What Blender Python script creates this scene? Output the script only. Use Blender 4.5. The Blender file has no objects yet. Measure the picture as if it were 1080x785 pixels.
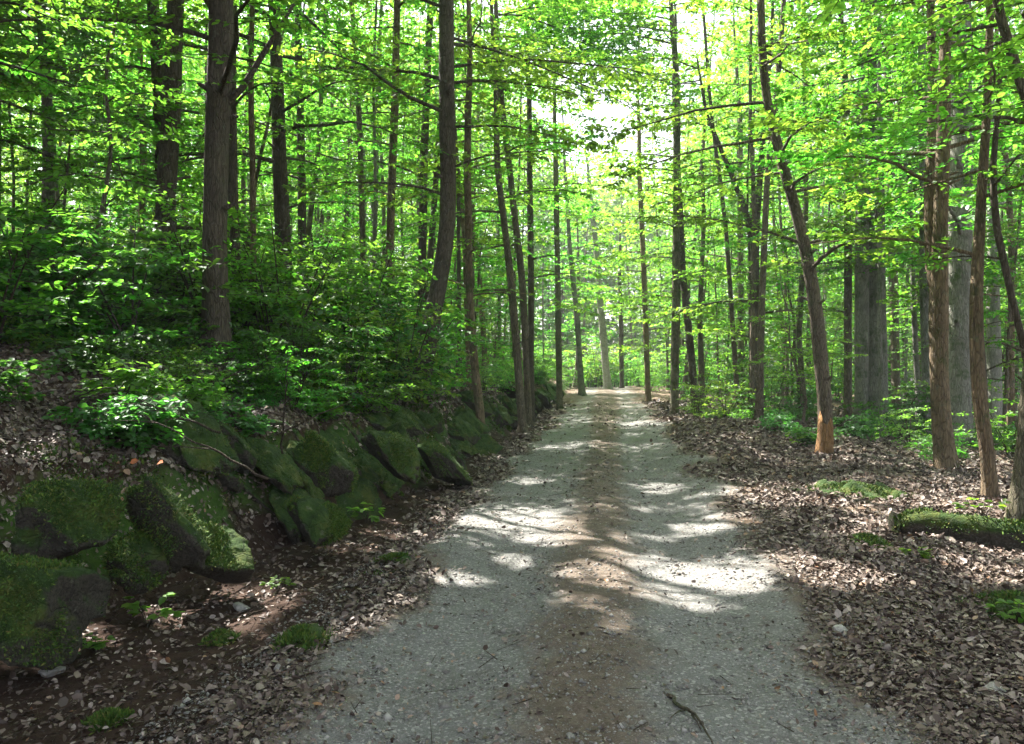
import bpy, math, random
import numpy as np

R = np.random.default_rng(11)
random.seed(5)
SC = bpy.context.scene
COL = SC.collection
F = 840.0            # focal length in photo pixels (28 mm on 36 mm over 1080 px)
CAMZ = 1.6

def P(px, py, Y):
    return np.array([(px - 540) / F * Y, Y, CAMZ - (py - 392) / F * Y])

# ------------------------------------------------------------------ noise
def _hash(ix, iy, seed):
    n = (ix.astype(np.int64) * 374761393 + iy.astype(np.int64) * 668265263 + seed * 1442695041) & 0x7fffffff
    n = ((n ^ (n >> 13)) * 1274126177) & 0x7fffffff
    n = (n ^ (n >> 16)) & 0xffff
    return n / 65535.0

def vnoise(x, y, seed=0):
    x = np.asarray(x, float); y = np.asarray(y, float)
    ix = np.floor(x); iy = np.floor(y)
    fx = x - ix; fy = y - iy
    fx = fx * fx * (3 - 2 * fx); fy = fy * fy * (3 - 2 * fy)
    a = _hash(ix, iy, seed); b = _hash(ix + 1, iy, seed)
    c = _hash(ix, iy + 1, seed); d = _hash(ix + 1, iy + 1, seed)
    return (a * (1 - fx) + b * fx) * (1 - fy) + (c * (1 - fx) + d * fx) * fy - 0.5

def fbm(x, y, seed=0, octs=4):
    s = 0; a = 1.0
    for o in range(octs):
        s = s + a * vnoise(x * 2 ** o, y * 2 ** o, seed + o * 17)
        a *= 0.5
    return s

def sstep(a, b, t):
    t = np.clip((t - a) / (b - a), 0, 1)
    return t * t * (3 - 2 * t)

# ------------------------------------------------------------------ terrain
def xc(y):                         # centre line of the path
    return -0.15 + 0.12 * np.asarray(y, float)

def halfw(y):
    return np.interp(y, [0, 4, 8, 14, 25, 50], [1.3, 1.4, 1.5, 1.6, 1.6, 1.5])

BASE_Y = [-12, 0, 25, 40, 50, 60, 90, 150]
BASE_Z = [-0.1, 0, 0.2, 0.47, 0.65, 0.45, -0.8, -1.5]
UB_Y = [-12, 3, 4.8, 6.3, 8.5, 12, 18, 35, 60]
UB = [-3.7, -3.6, -3.45, -3.15, -2.7, -2.45, -2.5, -2.1, -2.1]

def bank_s(x, y):                  # distance into the left hillside from the foot of the bank
    u = x - xc(y)
    return np.interp(y, UB_Y, UB) - u + 0.35 * fbm(x * 0.9 + 3, y * 0.9, 5, 3)

def height(x, y):
    x = np.asarray(x, float); y = np.asarray(y, float)
    u = x - xc(y)
    z = np.interp(y, BASE_Y, BASE_Z)
    s = bank_s(x, y)
    H = np.interp(y, [0, 14, 22, 35, 60], [1.0, 1.0, 0.85, 0.6, 0.35])
    prof = np.interp(s, [-1.8, -1.0, 0.0, 0.25, 0.62, 1.1, 3.0, 7.0, 14, 40, 80],
                     [0.0, -0.10, -0.10, 0.30, 0.86, 1.05, 1.75, 2.3, 2.9, 4.5, 6.0])
    z = z + prof * H
    z = z + 0.30 * sstep(0.05, 0.5, s) * fbm(x * 1.9, y * 1.9, 21, 5) * np.interp(s, [0, 1, 4], [1, 0.9, 0.6])
    # right side: low berm at the edge, a mound by the double trunk, ground falling away behind
    z = z + 0.07 * np.exp(-((u - 2.0) / 0.6) ** 2)
    z = z + 0.30 * np.exp(-((x - 5.3) / 1.9) ** 2 - ((y - 17.5) / 3.6) ** 2)
    z = z - np.clip(0.05 * np.clip(u - 5.2, 0, None), 0, 2.2)
    z = z + sstep(1.2, 2.4, u) * 0.16 * fbm(x * 0.8, y * 0.8, 33, 4)
    # ruts
    ins = 1 - sstep(1.2, 1.7, np.abs(u))
    z = z + ins * (0.025 * np.cos(u * 4.4) - 0.02 + 0.03 * fbm(x * 1.3, y * 0.9, 44, 4))
    z = z + 0.03 * fbm(x * 3.1, y * 3.1, 51, 3)
    far = sstep(70, 140, y)
    return z + far * 1.5 * fbm(x * 0.03, y * 0.03, 61, 2)

# ------------------------------------------------------------------ mesh helpers
def mesh_np(name, V, faces, mats=(), mat_idx=None, smooth=False):
    """V (n,3); faces: list of arrays (m,k)."""
    me = bpy.data.meshes.new(name)
    V = np.ascontiguousarray(V, np.float32)
    me.vertices.add(len(V)); me.vertices.foreach_set('co', V.ravel())
    fl = [np.asarray(f, np.int32) for f in faces if len(f)]
    loops = np.concatenate([f.ravel() for f in fl])
    tot = np.concatenate([np.full(len(f), f.shape[1], np.int32) for f in fl])
    start = np.concatenate([[0], np.cumsum(tot)[:-1]]).astype(np.int32)
    me.loops.add(len(loops)); me.loops.foreach_set('vertex_index', loops)
    me.polygons.add(len(tot)); me.polygons.foreach_set('loop_start', start)
    if smooth:
        me.polygons.foreach_set('use_smooth', np.ones(len(tot), bool))
    for m in mats: me.materials.append(m)
    if mat_idx is not None:
        me.polygons.foreach_set('material_index', np.asarray(mat_idx, np.int32))
    me.update(calc_edges=True)
    return me

class MB:
    def __init__(self):
        self.V = []; self.q = []; self.t = []; self.mq = []; self.mt = []; self.n = 0
    def add(self, V, q=None, t=None, m=0):
        if q is not None and len(q):
            self.q.append(np.asarray(q) + self.n); self.mq.append(np.full(len(q), m))
        if t is not None and len(t):
            self.t.append(np.asarray(t) + self.n); self.mt.append(np.full(len(t), m))
        self.V.append(np.asarray(V, float)); self.n += len(V)
    def mesh(self, name, mats, smooth=False):
        faces = []; mi = []
        if self.q: faces.append(np.concatenate(self.q)); mi.append(np.concatenate(self.mq))
        if self.t: faces.append(np.concatenate(self.t)); mi.append(np.concatenate(self.mt))
        return mesh_np(name, np.concatenate(self.V), faces, mats, np.concatenate(mi), smooth)

def norm(a):
    return a / (np.linalg.norm(a, axis=-1, keepdims=True) + 1e-9)

def tube(mb, pts, rad, sides=8, m=0, lump=0.0, seed=0, flare=0.0):
    pts = np.asarray(pts, float); rad = np.asarray(rad, float)
    n = len(pts)
    T = norm(np.gradient(pts, axis=0))
    ref = np.array([1.0, 0, 0]) if abs(T[0, 0]) < 0.8 else np.array([0, 1.0, 0])
    A = norm(ref - T * (T @ ref)[:, None]); B = np.cross(T, A)
    ang = np.linspace(0, 2 * np.pi, sides, endpoint=False)
    rr = rad[:, None] * np.ones((n, sides))
    if lump:
        k = np.arange(n)[:, None] * 0.45
        rr = rr * (1 + lump * (np.sin(ang * 3 + seed) * 0.5 + np.sin(ang * 2 + k + seed * 1.7) * 0.6 + np.sin(ang * 5 + k * 1.8 + seed) * 0.3))
    if flare:
        d = np.exp(-np.linalg.norm(pts - pts[0], axis=1) / flare)[:, None]
        rr = rr * (1 + d * (0.75 + 0.55 * np.sin(ang * 4 + seed) + 0.3 * np.sin(ang * 7 + seed * 2)))
    V = pts[:, None, :] + rr[..., None] * (np.cos(ang)[None, :, None] * A[:, None, :] + np.sin(ang)[None, :, None] * B[:, None, :])
    V = V.reshape(-1, 3)
    i = np.arange(n - 1)[:, None] * sides; j = np.arange(sides)[None, :]; j2 = (j + 1) % sides
    q = np.stack([i + j, i + j2, i + sides + j2, i + sides + j], -1).reshape(-1, 4)
    V = np.vstack([V, pts[-1:] + T[-1:] * rad[-1]])
    top = (n - 1) * sides
    jj = np.arange(sides)
    t = np.stack([top + jj, top + (jj + 1) % sides, np.full(sides, n * sides)], -1)
    mb.add(V, q, t, m)

def prisms(mb, p0, p1, r0, r1, m=0):
    """many thin three-sided twigs"""
    n = len(p0)
    if n == 0: return
    T = norm(p1 - p0)
    ref = np.tile([0, 0, 1.0], (n, 1)); ref[np.abs(T[:, 2]) > 0.9] = [1, 0, 0]
    A = norm(np.cross(T, ref)); B = np.cross(T, A)
    V = np.empty((n, 6, 3))
    for k in range(3):
        a = 2 * np.pi * k / 3
        d = np.cos(a) * A + np.sin(a) * B
        V[:, k] = p0 + d * np.reshape(r0, (-1, 1)); V[:, 3 + k] = p1 + d * np.reshape(r1, (-1, 1))
    o = np.arange(n)[:, None] * 6
    q = np.concatenate([o + np.array([k, (k + 1) % 3, 3 + (k + 1) % 3, 3 + k]) for k in range(3)])
    mb.add(V.reshape(-1, 3), q, None, m)

def leaves(mb, C, D, N, S, m=0, W=0.62, detail=True, curl=0.10):
    n = len(C)
    if n == 0: return
    D = norm(D); side = norm(np.cross(N, D)); N = np.cross(D, side)
    S = np.reshape(S, (-1, 1)); w = S * W * 0.5
    fold = np.reshape(R.uniform(0.05, 0.45, n), (-1, 1)) * w
    cu = np.reshape(R.uniform(-0.3, 1.2, n), (-1, 1)) * S * curl
    if detail:
        V = np.empty((n, 6, 3))
        V[:, 0] = C
        V[:, 1] = C + D * S * 0.30 + side * w * 0.92 + N * fold
        V[:, 2] = C + D * S * 0.70 + side * w * 0.80 + N * (fold - cu * 0.5)
        V[:, 3] = C + D * S - N * cu
        V[:, 4] = C + D * S * 0.70 - side * w * 0.80 + N * (fold - cu * 0.5)
        V[:, 5] = C + D * S * 0.30 - side * w * 0.92 + N * fold
        o = np.arange(n)[:, None] * 6
        q = np.concatenate([o + np.array([0, 3, 2, 1]), o + np.array([0, 5, 4, 3])])
        mb.add(V.reshape(-1, 3), q, None, m)
    else:
        V = np.empty((n, 4, 3))
        V[:, 0] = C
        V[:, 1] = C + D * S * 0.5 + side * w + N * fold
        V[:, 2] = C + D * S - N * cu
        V[:, 3] = C + D * S * 0.5 - side * w + N * fold
        o = np.arange(n)[:, None] * 4
        mb.add(V.reshape(-1, 3), o + np.array([0, 3, 2, 1]), None, m)

def link(name, me, parent=None, loc=None, label=None, cat=None, group=None, kind=None):
    o = bpy.data.objects.new(name, me); COL.objects.link(o)
    if parent is not None: o.parent = parent
    if loc is not None: o.location = [float(v) for v in loc]
    if label: o['label'] = label
    if cat: o['category'] = cat
    if group: o['group'] = group
    if kind: o['kind'] = kind
    return o

# ------------------------------------------------------------------ materials
def new_mat(name):
    m = bpy.data.materials.new(name); m.use_nodes = True
    nt = m.node_tree; nt.nodes.clear()
    return m, nt

def nd(nt, t, **kw):
    n = nt.nodes.new(t)
    for k, v in kw.items(): setattr(n, k, v)
    return n

def ramp(nt, fac, stops, interp='LINEAR'):
    r = nd(nt, 'ShaderNodeValToRGB'); r.color_ramp.interpolation = interp
    el = r.color_ramp.elements
    while len(el) < len(stops): el.new(0.5)
    for e, (p, c) in zip(el, stops):
        e.position = p; e.color = (*c, 1) if len(c) == 3 else c
    nt.links.new(fac, r.inputs[0])
    return r.outputs[0]

def noise(nt, scale, detail=4, rough=0.55, vec=None, dist=0.0):
    n = nd(nt, 'ShaderNodeTexNoise'); n.inputs['Scale'].default_value = scale
    n.inputs['Detail'].default_value = detail; n.inputs['Roughness'].default_value = rough
    n.inputs['Distortion'].default_value = dist
    if vec is not None: nt.links.new(vec, n.inputs['Vector'])
    return n.outputs['Fac']

def mixc(nt, fac, a, b, mode='MIX'):
    n = nd(nt, 'ShaderNodeMix', data_type='RGBA', blend_type=mode)
    if isinstance(fac, (int, float)): n.inputs[0].default_value = fac
    else: nt.links.new(fac, n.inputs[0])
    for s, v in ((6, a), (7, b)):
        if isinstance(v, tuple): n.inputs[s].default_value = (*v, 1)
        else: nt.links.new(v, n.inputs[s])
    return n.outputs[2]

def mth(nt, op, a, b=0.0, clamp=False):
    n = nd(nt, 'ShaderNodeMath', operation=op); n.use_clamp = clamp
    for i, v in enumerate((a, b)):
        if isinstance(v, (int, float)): n.inputs[i].default_value = v
        else: nt.links.new(v, n.inputs[i])
    return n.outputs[0]

def mrange(nt, v, a, b, c=0.0, d=1.0):
    n = nd(nt, 'ShaderNodeMapRange'); n.interpolation_type = 'SMOOTHSTEP'
    nt.links.new(v, n.inputs[0])
    for i, k in enumerate((a, b, c, d)): n.inputs[1 + i].default_value = k
    return n.outputs[0]

def finish(nt, col, rough=0.85, bump=None, bstr=0.5, bdist=0.02, spec=0.3):
    p = nd(nt, 'ShaderNodeBsdfPrincipled')
    if isinstance(col, tuple): p.inputs['Base Color'].default_value = (*col, 1)
    else: nt.links.new(col, p.inputs['Base Color'])
    p.inputs['Roughness'].default_value = rough
    p.inputs['Specular IOR Level'].default_value = spec
    if bump is not None:
        b = nd(nt, 'ShaderNodeBump'); b.inputs['Strength'].default_value = bstr; b.inputs['Distance'].default_value = bdist
        nt.links.new(bump, b.inputs['Height']); nt.links.new(b.outputs[0], p.inputs['Normal'])
    o = nd(nt, 'ShaderNodeOutputMaterial'); nt.links.new(p.outputs[0], o.inputs[0])

def leaf_mat(name, refl, trans, tfac=0.5, gloss=0.035, yellow=0.25):
    """refl / trans: (dark, light) colour pairs spread leaf by leaf."""
    m, nt = new_mat(name)
    g = nd(nt, 'ShaderNodeNewGeometry'); oi = nd(nt, 'ShaderNodeObjectInfo')
    rnd = g.outputs['Random Per Island']
    r1 = ramp(nt, rnd, [(0, refl[0]), (1, refl[1])]); t1 = ramp(nt, rnd, [(0, trans[0]), (1, trans[1])])
    hs = []
    for c in (r1, t1):
        h = nd(nt, 'ShaderNodeHueSaturation')
        nt.links.new(c, h.inputs['Color'])
        nt.links.new(mrange(nt, oi.outputs['Random'], 0, 1, 0.485, 0.515), h.inputs['Hue'])
        nt.links.new(mrange(nt, oi.outputs['Random'], 0, 1, 0.85, 1.15), h.inputs['Value'])
        hs.append(h.outputs[0])
    d = nd(nt, 'ShaderNodeBsdfDiffuse'); t = nd(nt, 'ShaderNodeBsdfTranslucent'); gl = nd(nt, 'ShaderNodeBsdfGlossy')
    gl.inputs['Roughness'].default_value = 0.5; gl.inputs['Color'].default_value = (0.9, 0.95, 0.9, 1)
    nt.links.new(hs[0], d.inputs[0]); nt.links.new(hs[1], t.inputs[0])
    ad = nd(nt, 'ShaderNodeMixShader'); ad.inputs[0].default_value = tfac
    nt.links.new(d.outputs[0], ad.inputs[1]); nt.links.new(t.outputs[0], ad.inputs[2])
    mx = nd(nt, 'ShaderNodeMixShader'); mx.inputs[0].default_value = gloss
    nt.links.new(ad.outputs[0], mx.inputs[1]); nt.links.new(gl.outputs[0], mx.inputs[2])
    o = nd(nt, 'ShaderNodeOutputMaterial'); nt.links.new(mx.outputs[0], o.inputs[0])
    return m

M = {}
M['leaf'] = leaf_mat('beech_leaf', ((0.040, 0.110, 0.012), (0.085, 0.185, 0.022)), ((0.110, 0.38, 0.026), (0.26, 0.60, 0.050)), 0.58)
M['leaf_lime'] = leaf_mat('lime_leaf', ((0.055, 0.120, 0.014), (0.110, 0.200, 0.024)), ((0.17, 0.43, 0.030), (0.37, 0.64, 0.06)), 0.58)
M['leaf_deep'] = leaf_mat('deep_leaf', ((0.022, 0.075, 0.012), (0.045, 0.125, 0.020)), ((0.08, 0.29, 0.03), (0.17, 0.45, 0.045)), gloss=0.045)
M['needle'] = leaf_mat('needle_leaf', ((0.012, 0.045, 0.018), (0.025, 0.075, 0.028)), ((0.03, 0.10, 0.03), (0.05, 0.14, 0.04)), tfac=0.3)

def bark(name, dark, light, moss=0.0, scale=1.0):
    m, nt = new_mat(name)
    tc = nd(nt, 'ShaderNodeTexCoord'); mp = nd(nt, 'ShaderNodeMapping')
    mp.inputs['Scale'].default_value = (11 * scale, 11 * scale, 2.2 * scale)
    nt.links.new(tc.outputs['Object'], mp.inputs[0])
    n1 = noise(nt, 1.8, 6, 0.7, mp.outputs[0], 0.9)
    n2 = noise(nt, 1.1 * scale, 4, 0.6, tc.outputs['Object'])
    n3 = noise(nt, 9, 5, 0.75, mp.outputs[0])
    vo = nd(nt, 'ShaderNodeTexVoronoi'); vo.feature = 'DISTANCE_TO_EDGE'; vo.inputs['Scale'].default_value = 2.6
    nt.links.new(mp.outputs[0], vo.inputs['Vector'])
    crack = mrange(nt, vo.outputs['Distance'], 0.0, 0.16)
    k = mth(nt, 'ADD', mth(nt, 'MULTIPLY', n1, 0.7), mth(nt, 'MULTIPLY', n3, 0.4))
    col = ramp(nt, k, [(0.36, dark), (0.72, light)])
    col = mixc(nt, mth(nt, 'MULTIPLY', mth(nt, 'SUBTRACT', 1.0, crack), 0.45), col, tuple(c * 0.5 for c in dark))
    col = mixc(nt, mrange(nt, n2, 0.45, 0.7, 0, 0.75), col, tuple(0.45 * (a + b) * 0.5 for a, b in zip(dark, light)))
    lich = noise(nt, 6.0, 5, 0.7, tc.outputs['Object'])
    col = mixc(nt, mrange(nt, lich, 0.60, 0.70, 0, 0.45), col, (0.17, 0.19, 0.13))
    if moss:
        n4 = noise(nt, 2.3, 5, 0.6, tc.outputs['Object'])
        col = mixc(nt, mrange(nt, n4, 0.62 - moss * 0.3, 0.78 - moss * 0.3, 0, 0.85), col, (0.045, 0.075, 0.018))
    h = mth(nt, 'ADD', mth(nt, 'MULTIPLY', k, 0.9), mth(nt, 'MULTIPLY', crack, 0.35))
    finish(nt, col, 0.92, h, 1.0, 0.05)
    return m

M['bark'] = bark('bark_brown', (0.065, 0.048, 0.034), (0.25, 0.195, 0.14), moss=0.2)
M['bark_dark'] = bark('bark_dark_brown', (0.050, 0.038, 0.028), (0.18, 0.140, 0.105))
M['bark_grey'] = bark('bark_grey_mossy', (0.10, 0.094, 0.08), (0.34, 0.32, 0.27), moss=0.35)
M['bark_green'] = bark('bark_algae', (0.07, 0.06, 0.04), (0.26, 0.22, 0.15), moss=0.45)
M['bark_orange'] = bark('bark_rusty', (0.088, 0.062, 0.038), (0.33, 0.235, 0.145), moss=0.3)
M['bark_pale'] = bark('bark_pale', (0.22, 0.20, 0.18), (0.56, 0.53, 0.47), moss=0.1)
M['wood_bare'] = bark('wood_bare', (0.17, 0.085, 0.032), (0.40, 0.225, 0.10))
M['twig'] = bark('twig_bark', (0.035, 0.024, 0.016), (0.10, 0.072, 0.048))

def moss_mat(name, fuzz=False):
    m, nt = new_mat(name)
    tc = nd(nt, 'ShaderNodeTexCoord'); g = nd(nt, 'ShaderNodeNewGeometry')
    if fuzz:
        col = ramp(nt, g.outputs['Random Per Island'], [(0, (0.020, 0.052, 0.008)), (0.5, (0.050, 0.105, 0.011)), (0.88, (0.095, 0.130, 0.016)), (1, (0.13, 0.10, 0.03))])
        finish(nt, col, 0.8)
    else:
        n1 = noise(nt, 5, 6, 0.65, tc.outputs['Object']); n2 = noise(nt, 60, 4, 0.7, tc.outputs['Object'])
        mossc = ramp(nt, n1, [(0.3, (0.012, 0.030, 0.006)), (0.5, (0.032, 0.062, 0.010)), (0.7, (0.090, 0.100, 0.018))])
        rock = ramp(nt, n2, [(0.3, (0.020, 0.016, 0.012)), (0.7, (0.085, 0.070, 0.054))])
        sep = nd(nt, 'ShaderNodeSeparateXYZ'); nt.links.new(g.outputs['Normal'], sep.inputs[0])
        k = mth(nt, 'ADD', sep.outputs[2], mth(nt, 'MULTIPLY', n1, 1.2))
        col = mixc(nt, mrange(nt, k, 0.45, 0.8), rock, mossc)
        vc = nd(nt, 'ShaderNodeTexVoronoi'); vc.feature = 'DISTANCE_TO_EDGE'; vc.inputs['Scale'].default_value = 4.5
        wv = nd(nt, 'ShaderNodeVectorMath', operation='ADD'); nt.links.new(tc.outputs['Object'], wv.inputs[0])
        nn_ = nd(nt, 'ShaderNodeTexNoise'); nn_.inputs['Scale'].default_value = 5; nt.links.new(tc.outputs['Object'], nn_.inputs['Vector'])
        sc_ = nd(nt, 'ShaderNodeVectorMath', operation='SCALE'); sc_.inputs[3].default_value = 0.3; nt.links.new(nn_.outputs['Color'], sc_.inputs[0])
        nt.links.new(sc_.outputs[0], wv.inputs[1]); nt.links.new(wv.outputs[0], vc.inputs['Vector'])
        ck = mrange(nt, vc.outputs['Distance'], 0.0, 0.06)
        col = mixc(nt, mth(nt, 'MULTIPLY', mth(nt, 'SUBTRACT', 1.0, ck), 0.2), col, (0.012, 0.010, 0.008))
        n7 = noise(nt, 18, 6, 0.75, tc.outputs['Object'])
        lc = noise(nt, 11, 4, 0.6, tc.outputs['Object'])
        col = mixc(nt, mrange(nt, lc, 0.63, 0.70, 0, 0.5), col, (0.16, 0.16, 0.12))
        finish(nt, col, 0.95, mth(nt, 'ADD', mth(nt, 'ADD', mth(nt, 'MULTIPLY', n2, 0.5), n7), mth(nt, 'MULTIPLY', ck, 0.3)), 1.0, 0.035)
    return m
M['rock'] = moss_mat('mossy_rock'); M['moss'] = moss_mat('moss_fuzz', True)

def island_mat(name, stops, rough=0.8, trans=0.0):
    m, nt = new_mat(name)
    g = nd(nt, 'ShaderNodeNewGeometry'); tc = nd(nt, 'ShaderNodeTexCoord')
    col = ramp(nt, g.outputs['Random Per Island'], stops)
    n = noise(nt, 45, 3, 0.6, tc.outputs['Object'])
    col = mixc(nt, mrange(nt, n, 0.35, 0.75, 0, 0.5), col, (0.05, 0.036, 0.026))
    finish(nt, col, rough, spec=0.4)
    return m
M['litter'] = island_mat('dry_leaf', [(0, (0.036, 0.022, 0.016)), (0.3, (0.080, 0.052, 0.039)), (0.6, (0.140, 0.098, 0.078)),
                                     (0.82, (0.21, 0.160, 0.132)), (0.96, (0.34, 0.28, 0.235)), (1, (0.22, 0.10, 0.04))], 0.6)
M['pebble'] = island_mat('pebbles', [(0, (0.12, 0.11, 0.10)), (0.5, (0.19, 0.178, 0.16)), (1, (0.32, 0.30, 0.27))], 0.85)
M['rust_leaf'] = island_mat('rust_leaf', [(0, (0.30, 0.075, 0.02)), (1, (0.36, 0.12, 0.03))], 0.6)

def ground_mat():
    m, nt = new_mat('forest_floor')
    tc = nd(nt, 'ShaderNodeTexCoord'); ob = tc.outputs['Object']
    at = nd(nt, 'ShaderNodeAttribute', attribute_name='zone')
    sp = nd(nt, 'ShaderNodeSeparateColor'); nt.links.new(at.outputs['Color'], sp.inputs[0])
    n1 = noise(nt, 1.1, 5, 0.6, ob); n2 = noise(nt, 9, 6, 0.7, ob); n3 = noise(nt, 70, 4, 0.7, ob)
    vo = nd(nt, 'ShaderNodeTexVoronoi'); vo.inputs['Scale'].default_value = 16; nt.links.new(ob, vo.inputs['Vector'])
    vs = nd(nt, 'ShaderNodeSeparateColor'); nt.links.new(vo.outputs['Color'], vs.inputs[0])
    lit = ramp(nt, vs.outputs[0], [(0, (0.055, 0.034, 0.022)), (0.45, (0.13, 0.09, 0.062)), (1, (0.27, 0.205, 0.155))])
    lit = mixc(nt, mrange(nt, n2, 0.35, 0.7, 0, 0.7), lit, (0.06, 0.04, 0.028))
    soil = ramp(nt, n2, [(0.3, (0.022, 0.012, 0.008)), (0.7, (0.060, 0.036, 0.025))])
    soil = mixc(nt, mrange(nt, n3, 0.58, 0.75, 0, 0.5), soil, (0.12, 0.085, 0.06))
    moss = ramp(nt, n2, [(0.3, (0.016, 0.042, 0.008)), (0.7, (0.055, 0.095, 0.015))])
    k = mth(nt, 'ADD', sp.outputs[0], mth(nt, 'MULTIPLY', mth(nt, 'SUBTRACT', n1, 0.5), 0.9))
    c = mixc(nt, mrange(nt, k, 0.35, 0.65), lit, soil)
    k2 = mth(nt, 'ADD', sp.outputs[1], mth(nt, 'MULTIPLY', mth(nt, 'SUBTRACT', n1, 0.5), 1.6))
    c = mixc(nt, mrange(nt, k2, 0.45, 0.7), c, moss)
    hgt = mth(nt, 'ADD', mth(nt, 'MULTIPLY', n2, 1.0), mth(nt, 'ADD', mth(nt, 'MULTIPLY', n3, 0.4), mth(nt, 'MULTIPLY', vs.outputs[1], 0.35)))
    finish(nt, c, 0.95, hgt, 0.9, 0.03, spec=0.15)
    return m
M['ground'] = ground_mat()

def path_mat():
    m, nt = new_mat('gravel_track')
    tc = nd(nt, 'ShaderNodeTexCoord'); ob = tc.outputs['Object']
    at = nd(nt, 'ShaderNodeAttribute', attribute_name='zone')
    sp = nd(nt, 'ShaderNodeSeparateColor'); nt.links.new(at.outputs['Color'], sp.inputs[0])
    n1 = noise(nt, 1.0, 5, 0.6, ob); n2 = noise(nt, 14, 6, 0.75, ob); n3 = noise(nt, 120, 4, 0.75, ob)
    vo = nd(nt, 'ShaderNodeTexVoronoi'); vo.inputs['Scale'].default_value = 75; nt.links.new(ob, vo.inputs['Vector'])
    vs = nd(nt, 'ShaderNodeSeparateColor'); nt.links.new(vo.outputs['Color'], vs.inputs[0])
    grey = ramp(nt, n3, [(0.3, (0.088, 0.084, 0.077)), (0.55, (0.165, 0.160, 0.150)), (0.75, (0.26, 0.25, 0.235))])
    grey = mixc(nt, mrange(nt, vs.outputs[0], 0.72, 1.0, 0, 0.6), grey, (0.42, 0.40, 0.37))
    grey = mixc(nt, mrange(nt, n2, 0.5, 0.75, 0, 0.55), grey, (0.105, 0.092, 0.076))
    brown = ramp(nt, n2, [(0.3, (0.055, 0.040, 0.029)), (0.7, (0.16, 0.122, 0.094))])
    brown = mixc(nt, mrange(nt, n3, 0.5, 0.75, 0, 0.6), brown, (0.30, 0.26, 0.215))
    k = mth(nt, 'ADD', sp.outputs[2], mth(nt, 'MULTIPLY', mth(nt, 'SUBTRACT', n1, 0.5), 1.5))
    k = mth(nt, 'ADD', k, mth(nt, 'MULTIPLY', mth(nt, 'SUBTRACT', n2, 0.5), 0.9))
    c = mixc(nt, mrange(nt, k, 0.25, 0.85), grey, brown)
    n5 = noise(nt, 3.2, 6, 0.7, ob, 0.5); n6 = noise(nt, 34, 5, 0.7, ob)
    c = mixc(nt, mrange(nt, n5, 0.52, 0.72, 0, 0.55), c, (0.070, 0.056, 0.043))
    c = mixc(nt, mrange(nt, n6, 0.60, 0.72, 0, 0.6), c, (0.060, 0.050, 0.040))
    c = mixc(nt, mrange(nt, n6, 0.40, 0.30, 0, 0.35), c, (0.30, 0.285, 0.26))
    h = mth(nt, 'ADD', mth(nt, 'MULTIPLY', n3, 0.7), mth(nt, 'ADD', n2, mth(nt, 'MULTIPLY', vs.outputs[1], 0.25)))
    finish(nt, c, 0.93, h, 0.8, 0.014, spec=0.2)
    return m
M['path'] = path_mat()

# ------------------------------------------------------------------ sun, and the gaps in the canopy
SUN_AZ, SUN_EL = -42.0, 54.0          # degrees: to the left of straight ahead, above the horizon
sa, se = math.radians(SUN_AZ), math.radians(SUN_EL)
SUN = np.array([math.sin(sa) * math.cos(se), math.cos(sa) * math.cos(se), math.sin(se)])

def gp(px, py):                         # where the photo's ground point lies on the track
    Y = F * 1.6 / (py - 392)
    for _ in range(6):
        Y = F * (CAMZ - np.interp(Y, BASE_Y, BASE_Z)) / (py - 392)
    return ((px - 540) / F * Y, Y)

GAPS = []
for (px, py, w, hgt) in [(700, 612, 200, 60), (640, 625, 110, 30), (545, 553, 110, 26), (590, 566, 70, 16), (748, 556, 80, 18), (490, 606, 75, 18),
                         (640, 656, 80, 14), (520, 582, 60, 12), (625, 470, 120, 10), (690, 511, 46, 12), (558, 503, 50, 10), (655, 458, 80, 8),
                         (630, 444, 90, 7), (655, 430, 60, 6), (640, 418, 60, 5), (870, 612, 110, 30), (815, 590, 60, 16), (825, 530, 80, 26),
                         (985, 528, 190, 34), (1060, 520, 70, 20), (930, 560, 70, 14), (362, 662, 40, 20), (420, 636, 40, 14), (865, 478, 26, 34), (540, 535, 30, 8),
                         (770, 472, 50, 8), (900, 575, 50, 12), (1040, 600, 60, 14)]:
    x0, y0 = gp(px, py)
    xa, _ = gp(px - w / 2, py); xb, _ = gp(px + w / 2, py)
    _, ya = gp(px, py + hgt / 2); _, yb = gp(px, py - hgt / 2)
    GAPS.append((x0, (ya + yb) / 2, (xb - xa) / 2, (yb - ya) / 2))
GAPS = np.array(GAPS)

OPEN = np.array([(*P(80, 190, 9), 0.55), (*P(330, 300, 12), 0.5), (*P(255, 340, 9.5), 0.25), (*P(400, 350, 12), 0.4), (*P(40, 60, 8), 1.0), (*P(150, 120, 11), 0.9),
                 (*P(270, 30, 12), 1.2), (*P(365, 495, 7.4), 0.22), (*P(188, 560, 5.4), 0.16), (*P(1000, 445, 11.9), 0.45), (*P(1036, 480, 9.7), 0.40), (*P(866, 470, 13.5), 0.4), (*P(1020, 560, 7.3), 0.5),
                 (*P(480, 360, 15), 0.4), (*P(470, 470, 11), 0.3)])

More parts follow.
